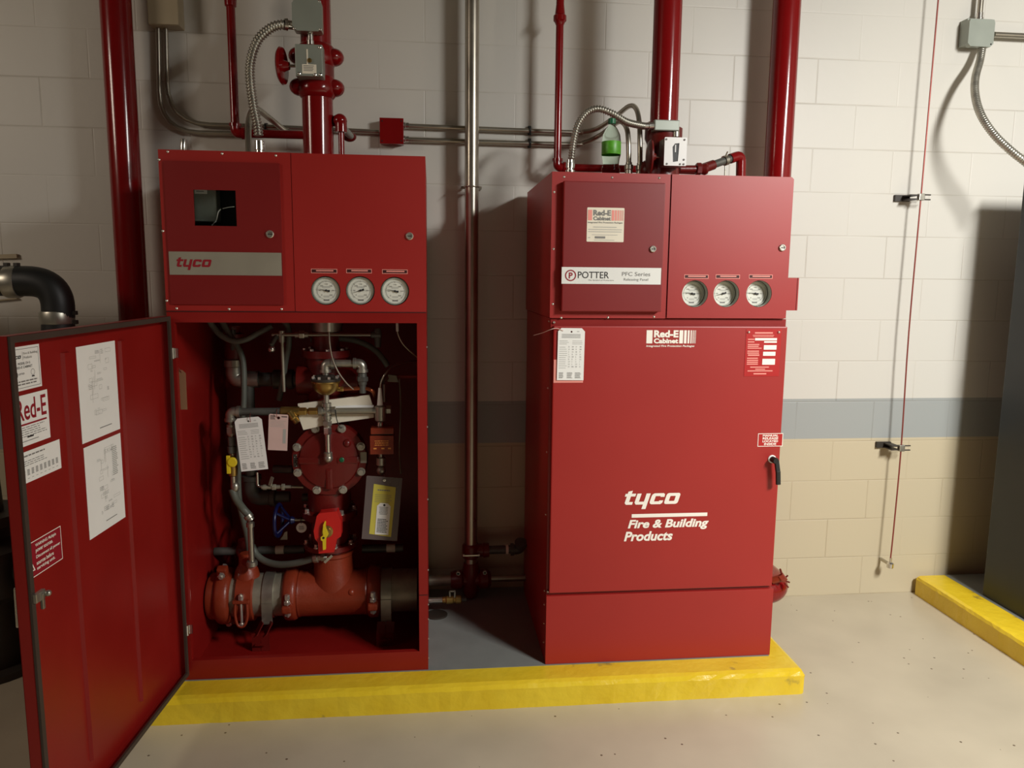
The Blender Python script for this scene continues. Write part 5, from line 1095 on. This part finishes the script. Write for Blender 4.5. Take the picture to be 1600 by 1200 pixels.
# ---- brass regulator with elbow loop
rY_ = -.585
t = thing('pressure_regulator', 'round brass regulator under a looped galvanised pipe, above the round valve', 'valve', P(509, 620, rY_))
q = P(509, 603, rY_); ztop_ = P(509, 590, rY_).z; zb_ = P(509, 615, rY_).z
m = MB(); m.lathe((q.x, rY_, zb_-.002), Z_, [(0, .022), (.012, .040), (.03, .050), (.045, .054), (.047, .056), (.052, .056), (.054, .048), (ztop_-zb_, .040)], 32); m.build('body', 'brass', t)
m = MB(); m.lathe((q.x, rY_, zb_+.050), Z_, [(0, .056), (.004, .058), (.010, .058), (.012, .046), (.022, .036), (.024, .018)], 32); rb_ = m.build('bonnet', 'darkm', t); bolt_ring(rb_, (q.x, rY_, zb_+.058), Z_, .048, 8, .006, .012, a0=.4)
zl = P(509, 568, rY_).z; m = MB(); a = V((q.x, rY_, zb_+.07)); m.cyl(a, (q.x, rY_, zl-.03), .0125, 0, 18); m.build('riser_nipple', 'galv', t)
m = MB(); elbow(m, (q.x, rY_, zl-.1), (q.x, rY_, zl), (q.x+.1, rY_, zl), .0155); m.build('elbow', 'galv', t)
xr = P(566, 568, rY_).x; MB().cyl((q.x+.03, rY_, zl), (xr-.028, rY_, zl), .0145, 0, 20).build('crossover', 'galv', t)
m = MB(); elbow(m, (xr-.1, rY_, zl), (xr, rY_, zl), (xr, rY_, zl-.1), .0155); m.build('elbow', 'galv', t)
m = MB(); m.cyl((xr, rY_, zl-.03), (xr, rY_, P(568, 614, rY_).z), .013); union(m, (xr, rY_, P(568, 601, rY_).z), (xr, rY_, P(568, 583, rY_).z), .013); m.build('union', 'dgrey', t)
a = P(527, 608, rY_); m = MB(); m.cyl(a, a+X_*.016, .009); m.hexn(a+X_*.010, a+X_*.024, .0105); m.build('side_port', 'brass', t)
MB().tube(PT([(534, 608, rY_), (555, 607, rY_), (572, 607, rY_), (582, 611, rY_), (586, 620, rY_+.03)]), .0075, 0, 10, 6).build('copper_tube', 'copper', t)
MB().cyl((q.x, rY_, P(510, 640, rY_).z), (q.x, rY_, zb_), .0115, 0, 16).build('lower_nipple', 'galv', t)
# ---- main trim line across, y = 642
tY = -.585; tz = P(430, 643, tY).z
def tx(x): return P(x, 643, tY).x
t = thing('trim_pipe', 'galvanised trim pipe from the left elbow to brass fittings at centre', 'pipe', P(430, 650, tY))
m = MB(); elbow(m, (tx(358)+.1, tY, tz), (tx(360), tY, tz), (tx(360), tY, tz-.1), .0165); m.build('elbow', 'galv', t)
MB().cyl((tx(368), tY, tz), (tx(440), tY, tz), .0150, 0, 20).build('pipe', 'dgrey', t)
m = MB(); a, b = tx(438), tx(468); m.lathe((a, tY, tz), X_, [(0, .0155), (.004, .019), (b-a, .019)], 8); m.lathe(V((tx(453), tY-.01, tz-.002)), V((.5, -.2, -.6)), [(0, .016), (.03, .016), (.034, .013), (.05, .013)], 16); m.build('wye_strainer', 'brass', t)
a, b = tx(467), tx(497); m = MB(); m.hexn((a, tY, tz), (a+(b-a)*.4, tY, tz), .0165); m.cyl((a+(b-a)*.38, tY, tz), (a+(b-a)*.55, tY, tz), .010); m.hexn((a+(b-a)*.5, tY, tz), (b, tY, tz), .0155); m.build('brass_union', 'brass', t)
m = MB(); a = tx(511); m.lathe((a-.034, tY, tz), X_, [(0, .015), (.002, .018), (.016, .018), (.018, .015), (.05, .015), (.052, .018), (.066, .018), (.068, .014)], 18); m.lathe((a, tY, tz-.034), Z_, [(0, .015), (.002, .018), (.016, .018), (.018, .015), (.05, .015), (.052, .018), (.066, .018), (.068, .014)], 18); m.build('cross_fitting', 'galv', t)
MB().cyl((a+.03, tY, tz), (tx(590), tY, tz), .0125, 0, 18).build('pipe', 'zinc', t)
# drop to the cover
t = thing('trim_pipe', 'bright vertical steel pipe with ball end in front of the round valve', 'pipe', P(512, 722, tY))
zA = tz-.03; zE = P(511, 716, tY).z
m = MB(); m.lathe((a, tY, zA-.035), Z_, [(0, .014), (.035, .014)], 16); m.hexn((a, tY, zA-.028), (a, tY, zA-.008), .0185); m.build('coupling', 'galv', t)
m = MB(); m.hexn((a, tY, zA-.062), (a, tY, zA-.034), .0170); m.cyl((a, tY, zA-.07), (a, tY, zA-.03), .012); m.build('check_fitting', 'chrome', t)
MB().cyl((a, tY, zE+.01), (a, tY, zA-.06), .0105, 0, 18).build('pipe', 'chrome', t)
m = MB(); m.sphere((a, tY, zE), .0185); m.lathe((a, tY, zE+.006), Z_, [(0, .0165), (.016, .0175), (.020, .014)], 18); m.cyl((a, tY, zE), (a, -.555, zE), .014); m.build('elbow', 'galv', t)
# left vertical train with yellow valve
lY = tY; lx = tx(360)
t = thing('valve_train', 'vertical stack of small fittings with a yellow ball-valve handle at left', 'valve', P(360, 770, lY))
def lz(y): return P(360, y, lY).z
m = MB(); m.cyl((lx, lY, lz(765)), (lx, lY, tz-.03), .0105, 0, 16); m.build('pipe', 'steel', t)
m = MB(); m.lathe((lx, lY, lz(680)), Z_, [(0, .0135), (.004, .0165), (lz(663)-lz(680), .0165)], 16); m.hexn((lx+.002, lY, lz(677)), (lx+.002, lY, lz(667)), .021); m.build('union', 'galv', t)
m = MB(); m.cyl((lx, lY, lz(696)), (lx, lY, lz(682)), .0145); m.lathe((lx, lY, lz(708)), Z_, [(0, .014), (.002, .0175), (lz(697)-lz(708), .0175)], 8); m.build('hex_fitting', 'dgrey', t)
m = MB(); m.lathe((lx, lY, lz(744)), Z_, [(0, .012), (.004, .017), (.03, .019), (lz(712)-lz(744), .013)], 16); m.build('ball_valve', 'brass', t)
m = MB(); q = P(357, 726, lY-.025); m.obb(q, X_, Y_, Z_, .0075, .004, .036, 0, .003); q = P(363, 722, lY-.028); m.lathe(V((q.x, q.y+.004, q.z)), -Y_, [(0, .019), (.007, .019), (.009, .015)], 24); m.build('handle', 'yellow', t)
m = MB(); m.sphere((lx+.006, lY, lz(761)), .017, 0, 16, (1, 1, 1.3)); m.build('swivel', 'galv', t)
# right side sensor train
rX = P(594, 640, tY).x
t = thing('pressure_switch', 'grey pressure switch with white cable boot, upper right inside the cabinet', 'switch', P(594, 660, tY))
def sz(y): return P(594, y, tY).z
m = MB(); m.lathe((rX, tY, sz(658)), Z_, [(0, .016), (.004, .0205), (sz(633)-sz(658)-.006, .0215), (sz(633)-sz(658), .014)], 20); m.lathe((rX-.03, tY, tz), X_, [(0, .013), (.02, .014)], 14); m.build('body', 'galv', t)
m = MB(); m.lathe((rX, tY, sz(633)), Z_, [(0, .012), (.004, .0115), (sz(606)-sz(633), .0055)], 16); m.build('cable_boot', 'white', t)
m = MB(); m.lathe((rX, tY, sz(670)), Z_, [(0, .012), (.010, .0145), (sz(659)-sz(670), .012)], 8); m.build('hex_nut', 'chrome', t)
MB().tube(PT([(594, 606, tY), (596, 595, tY), (603, 583, tY), (615, 572, -.55), (635, 566, -.5), (654, 565, -.45)]), .0035, 0, 8, 6).build('cable', 'steel', t)
q = P(604, 640, tY+.03); MB().hexn(q-X_*.002, q+X_*.018, .018).build('side_fitting', 'galv', t)
# red latch box and coupling
t = thing('red_valve_cover', 'small red box with orange lettering hanging under the pressure switch', 'box', P(596, 710, -.60))
b = rc(579, 669, 615, 679, -.62); MB().box(b[0], b[1], -.62, -.56, b[2]+.001, b[3], bev=.003).build('lid', 'castr', t)
b2 = rc(578, 681, 615, 710, -.62); bb = MB().box(b2[0], b2[1], -.62, -.56, b2[2], b2[3], bev=.002).build('box_body', 'castr', t); MB().box(b2[0]+.005, b2[1]-.005, -.61, -.565, b2[3]-.002, b[2]+.004).build('hinge_gap', 'ink', t)
W_, H_ = b2[1]-b2[0], b2[3]-b2[2]; fr = FR(-.6205); m = MB(); m.lines(fr, b2[0]+W_*.15, b2[1]-W_*.15, b2[2]+H_*.42, b2[2]+H_*.75, 3, .0005, 0, words=True, center=True)
for k in (.15, .48, .76): m.quad(fr, b2[0]+W_*k, b2[0]+W_*(k+.13), b2[2]+H_*.28, b2[2]+H_*.36, .0005, 0)
m.build('lettering', 'inko', bb)
m = MB(); m.lathe((rX, tY, sz(727)), Z_, [(0, .016), (.003, .0185), (sz(715)-sz(727), .0185)], 18); m.sphere((rX+.001, tY, sz(735)), .0185, 0, 18, (1, 1, 1.05)); m.cyl((rX, tY, sz(715)), (rX, tY, sz(709)), .009); m.build('pipe_cap', 'galv', t)
# hanging pouch with yellow paper
t_, fr_, Wd, Hd = tag_board('document_pouch', 'grey clear pouch with yellow form and small white tag, hanging lower right', ((570, 743), (626, 747), (565, 842)), -.625, ['plastic', 'inkg', 'inkl'], lambda *a_: None, 'pouch', clip=.02)
o_, u_, v_, n_ = fr_; m = MB(); f_ = (o_+n_*.001, u_, v_, n_)
m.prism(f_, [(Wd*.20, Hd*.09), (Wd*.82, Hd*.06), (Wd*.84, Hd*.85), (Wd*.22, Hd*.88)], [], .0007, 0); m.lines(f_, Wd*.30, Wd*.72, Hd*.76, Hd*.80, 1, .0004, 1, words=True, center=True); m.lines(f_, Wd*.28, Wd*.76, Hd*.58, Hd*.72, 5, .0004, 1, thick=.2); m.build('yellow_form', ['yellowp', 'inkg'], t_)
m = MB(); f2 = (o_+n_*.0022, u_, v_, n_); c = .02; xa, xb, ya, yb = Wd*.36, Wd*.74, Hd*.09, Hd*.59
m.prism(f2, [(xa, ya), (xb, ya), (xb, yb-.012), (xb-.012, yb), (xa+.012, yb), (xa, yb-.012)], [], .0007, 0); m.prism((f2[0]+n_*.0006, u_, v_, n_), circ(Wd*.56, Hd*.56, .0045, 14), [], .0003, 2)
m.lines(f2, xa+.008, xb-.008, Hd*.40, Hd*.53, 6, .0005, 1, center=True, words=True); m.lines(f2, xa+.006, xb-.006, ya+.006, Hd*.34, 9, .0005, 2, thick=.5, words=True); m.build('small_tag', ['white', 'inkg', 'ink'], t_)
m = MB(); gq = o_+u_*Wd*.5+v_*Hd*.95+n_*.001; m.lathe(gq, n_, [(0, .0035), (0, .0065), (.0015, .0065), (.0018, .0035)], 16); m.build('grommet', 'chrome', t_)
MB().tube([gq, V((gq.x, gq.y+.02, gq.z+.018)), V((rX, tY, sz(735)-.016))], .0012, 0, 6, 4).build('hook_wire', 'steel', t_)
# rolled papers behind trim
pY = -.565; t = thing('folded_papers', 'bundle of folded cream papers wedged behind the trim pipes above the round valve', 'papers', P(525, 665, pY))
m = MB(); c = [P(465, 631, pY), P(577, 617, pY), P(584, 640, pY-.004), P(584, 653, pY-.006), P(520, 662, pY-.006), P(474, 672, pY-.005)]
m.prism((V((0, pY, 0)), X_, Z_, -Y_), [(q.x, q.z) for q in (c[5], c[4], c[3], c[2], c[1], c[0])], [], .012); m.build('back_sheets', 'cream', t, bevel=.003)
m = MB(); c = [P(465, 647, pY-.007), P(509, 645, pY-.007), P(509, 664, pY-.007), P(474, 672, pY-.007)]; m.prism((V((0, pY-.007, 0)), X_, Z_, -Y_), [(q.x, q.z) for q in (c[3], c[2], c[1], c[0])], [], .005); m.build('folded_corner', 'cream', t, bevel=.002)
m = MB(); m.tube(PT([(518, 638), (550, 636), (584, 636)], pY-.004), .008, 0, 12, 4); m.build('rolled_edge', 'white', t)
MB().tube(PT([(524, 640), (526, 655), (531, 668), (534, 668)], -.60), .002, 0, 6, 4).build('cable_tie', 'black', t)
# tags on the trim line
WT = lambda x, y0, y1, Y: [P(x, y1, Y), P(x-1, (y0+y1)/2, Y-.01), P(x, y0, tY-.012), P(x+1, y0-3, tY+.006)]
tag_board('inspection_tag', 'large white inspection tag hanging from the trim pipe inside the open cabinet', ((372.5, 654), (415, 650), (377, 737)), -.625, ['white', 'inkg', 'inkl'], f_insp, wires=[WT(391.5, 645, 659, -.626)])
tag_board('pink_tag', 'smaller pink paper tag hanging beside the large white tag', ((418, 646.5), (448.5, 648), (418.5, 703)), -.615, ['pink', 'ink', 'inkl'], f_pink, clip=.05, wires=[WT(433, 640, 652, -.616)])
tag_board('brown_tag', 'blank brown paper tag hanging from the door hinge of the open cabinet', ((271, 578), (288, 578), (276, 640)), -.735, ['tagb'], lambda *a_: None, clip=.32, wires=[[P(284, 582, -.736), P(275, 568, -.75), P(269, 556, -.772)]])
# ---- grey flexible lines
fl = lambda pts, r, lab, mt='flex', Y=None: tag(MB().tube(PT(pts, Y), r, 0, 14, 7).build('flexible_line', mt), lab, 'conduit')
fl([(326, 500, -.45), (334, 512, -.45), (347, 525, -.46), (366, 533, -.47), (385, 530, -.47), (402, 521, -.46), (425, 509, -.45)], .0118, 'grey flexible line drooping across the top left of the cabinet interior')
fl([(345, 500, -.42), (357, 520, -.43), (370, 540, -.44), (379, 562, -.45), (381, 595, -.46), (380, 640, -.47), (374, 690, -.48), (372, 745, -.49), (374, 785, -.49), (380, 812, -.47), (386, 838, -.44), (389, 866, -.41)], .0120, 'long grey flexible line running down the left side behind the white tag')
fl([(440, 498, -.46), (450, 512, -.46), (451, 540, -.46), (446, 565, -.45), (442, 595, -.44), (436, 625, -.43)], .0118, 'grey flexible line dropping left of the brass regulator')
fl([(486, 531, -.44), (520, 529, -.45), (550, 531, -.46), (575, 540, -.47), (592, 553, -.48), (606, 572, -.48)], .0118, 'grey flexible line arching over the upper red valve to the right')
t = thing('trim_hose', 'grey flexible hose and bright steel pipe dropping to the manifold outlet', 'hose', P(392, 880, lY+.02))
hy = lY+.03
MB().tube(PT([(363, 764, lY), (368, 778, lY), (379, 794, hy), (390, 806, hy)]), .0150, 0, 14, 6).build('hose', 'flex', t)
q = P(391, 809, hy); m = MB(); m.lathe(q+V((-.01, 0, .012)), V((.55, 0, -.85)), [(0, .0185), (.014, .0185), (.018, .014), (.026, .014)], 18); m.build('connector', 'galv', t)
xq = P(392, 840, hy).x; m = MB(); m.cyl((xq, hy, P(392, 879, hy).z), (xq, hy, P(392, 818, hy).z), .0118, 0, 18); m.lathe((xq, hy, P(392, 823, hy).z), Z_, [(0, .016), (.016, .0165), (.022, .011)], 16); m.build('steel_pipe', 'steel', t)
m = MB(); m.lathe((xq, hy, P(392, 884, hy).z), Z_, [(0, .02), (.002, .0225), (.018, .0225), (.022, .018)], 8); m.build('bushing', 'galv', t)
q = P(392, 890, hy); MB().cyl((ox, IY-.02, mz+mr+.06), (xq, hy, q.z+.02), .020, 0, 16).build('street_elbow', 'castr', t)
t = thing('trim_hose', 'dark flexible hose curving from the drain pipe to the fitting under the red release', 'hose', P(440, 885, -.46))
MB().tube(PT([(394, 852, -.42), (400, 866, -.43), (415, 877, -.45), (436, 882, -.48), (462, 880, -.51), (490, 872.5, -.53)]), .0140, 0, 14, 7).build('hose', 'flex', t)
a = P(490, 873, -.53); b = P(502, 871, -.535); m = MB(); m.lathe(a, b-a, [(0, .017), (.006, .019), (.018, .019), (.02, .014), ((b-a).length, .014)], 16); m.hexn(b, b+(b-a)*.5, .017); m.tube([b, P(512, 870, -.53), P(514, 860, -.50)], .011, 0, 12, 4); m.build('fitting', 'galv', t)
MB().beam(P(507, 879, -.56), P(519, 868, -.56), .004, .010).build('wing_handle', 'chrome', t)
# small chromed impulse line
t = thing('impulse_line', 'thin bright tube with tiny fittings left of the lower valve neck', 'pipe', P(430, 765, -.5))
MB().tube(bend(PT([(402, 738), (402.5, 759), (412, 761)], -.5), .012), .0055, 0, 10, 0).build('tube', 'chrome', t)
iz = P(430, 761, -.5).z; m = MB(); xs = [P(x, 761, -.5).x for x in (409, 425, 437, 445, 455)]
m.cyl((xs[0], -.5, iz), (xs[2], -.5, iz), .0085); m.lathe((xs[0]+.006, -.5, iz), X_, [(0, .0115), (.012, .0115)], 8); m.hexn((xs[1], -.5, iz), (xs[1]+.016, -.5, iz), .013); m.cyl((xs[2], -.5, iz), (xs[4], -.5, iz), .007); m.hexn((xs[2]+.008, -.5, iz), (xs[3], -.5, iz), .0145); m.beam((xs[1]-.006, -.51, iz+.01), (xs[1]+.006, -.515, iz+.045), .006, .012); m.build('needle_valve', 'zinc', t)
MB().cyl((xs[4]+.002, -.5, iz), P(474, 761, -.5), .0062, 0, 12).build('nipple', 'steel', t)
# switch leads from the gauges
for (pts, l) in (([(514, 496, -.66), (514, 518, -.66), (515.5, 540, -.66), (520, 562, -.655), (529, 582, -.65), (541, 598, -.64), (552, 608, -.62)], 'thin pale cable dropping from the header across the brass regulator loop'),
                 ([(620.5, 496, -.62), (621, 518, -.62), (628, 535, -.61), (640, 548, -.6), (652, 558, -.58)], 'thin pale cable curving into the top right of the cabinet interior')):
    t = thing('signal_cable', l, 'cable', P(*pts[0]))
    MB().tube(PT(pts), .0032, 0, 8, 6).build('cable', 'steel', t); q = P(*pts[0]); q2 = P(*pts[1]); MB().cyl(q, q2, .0055, 0, 12).build('sleeve', 'white', t)
# bracket and small hardware at the right
q = P(614, 590, -.42); t = thing('mounting_bracket', 'small grey bracket plate at right inside the cabinet above the red box', 'bracket', q)
MB().prism(FR(-.42), [(q.x-.022, q.z-.018), (q.x+.022, q.z-.020), (q.x+.014, q.z+.008), (q.x-.020, q.z+.012)], [], .012).build('plate', 'zinc', t)
MB().cyl(P(600, 600, -.42), P(600, 628, -.42), .008).build('nipple', 'galv', t); MB().cyl(P(603, 590, -.42), P(597, 595, -.44), .014).build('nut', 'galv', t)
MB().tube(PT([(624, 592, -.40), (626, 640, -.40), (624, 700, -.40), (626, 740, -.40)]), .0035, 0, 8, 6).build('drip_line', 'zinc', t)
MB().box(q.x-.02, LX1-.006, -.40, -.385, q.z-.006, q.z+.006).build('arm', 'redshade', t)

for x in (523, 571):                                                # brass gauge fittings peeping below the header
    q = P(x, 503.5, FY+.05); MB().lathe((q.x, FY+.05, q.z), Z_, [(0, .010), (.006, .013), (.03, .013), (.032, .009), (.05, .009)], 6).build('gauge_fitting', 'brass', cabL)
# ---- groups of like things
GROUPS = {'equipment_pad': 'yellow-edged concrete pads', 'fire_protection_cabinet': 'red fire protection cabinets', 'riser_pipe': 'big red riser pipes', 'junction_box': 'junction boxes on the wall',
          'conduit': 'thin conduits on the wall', 'conduit_connector': 'conduit connectors on the cabinet tops', 'conduit_strap': 'black conduit straps', 'small_red_pipe': 'slim red sprinkler pipes', 'wall_strut': 'wall struts at far left',
          'control_valve': 'control valves above the cabinets', 'flexible_conduit': 'ribbed flexible conduits', 'branch_pipe': 'branches off the silver pipe', 'line_clamp': 'clamps on the thin wall line', 'pipe_support': 'manifold supports',
          'flexible_line': 'grey flexible lines inside the open cabinet', 'trim_hose': 'trim hoses inside the open cabinet', 'trim_pipe': 'steel trim pipes', 'inspection_tag': 'white inspection tags', 'signal_cable': 'thin pale cables inside the open cabinet', 'bypass_pipe': 'grey bypass pipes', 'drain_pipe': 'drain pipes'}
for o in list(C.objects):
    if o.parent is None and 'label' in o:
        k = o.name.split('.')[0]
        if k in GROUPS: o['group'] = GROUPS[k]
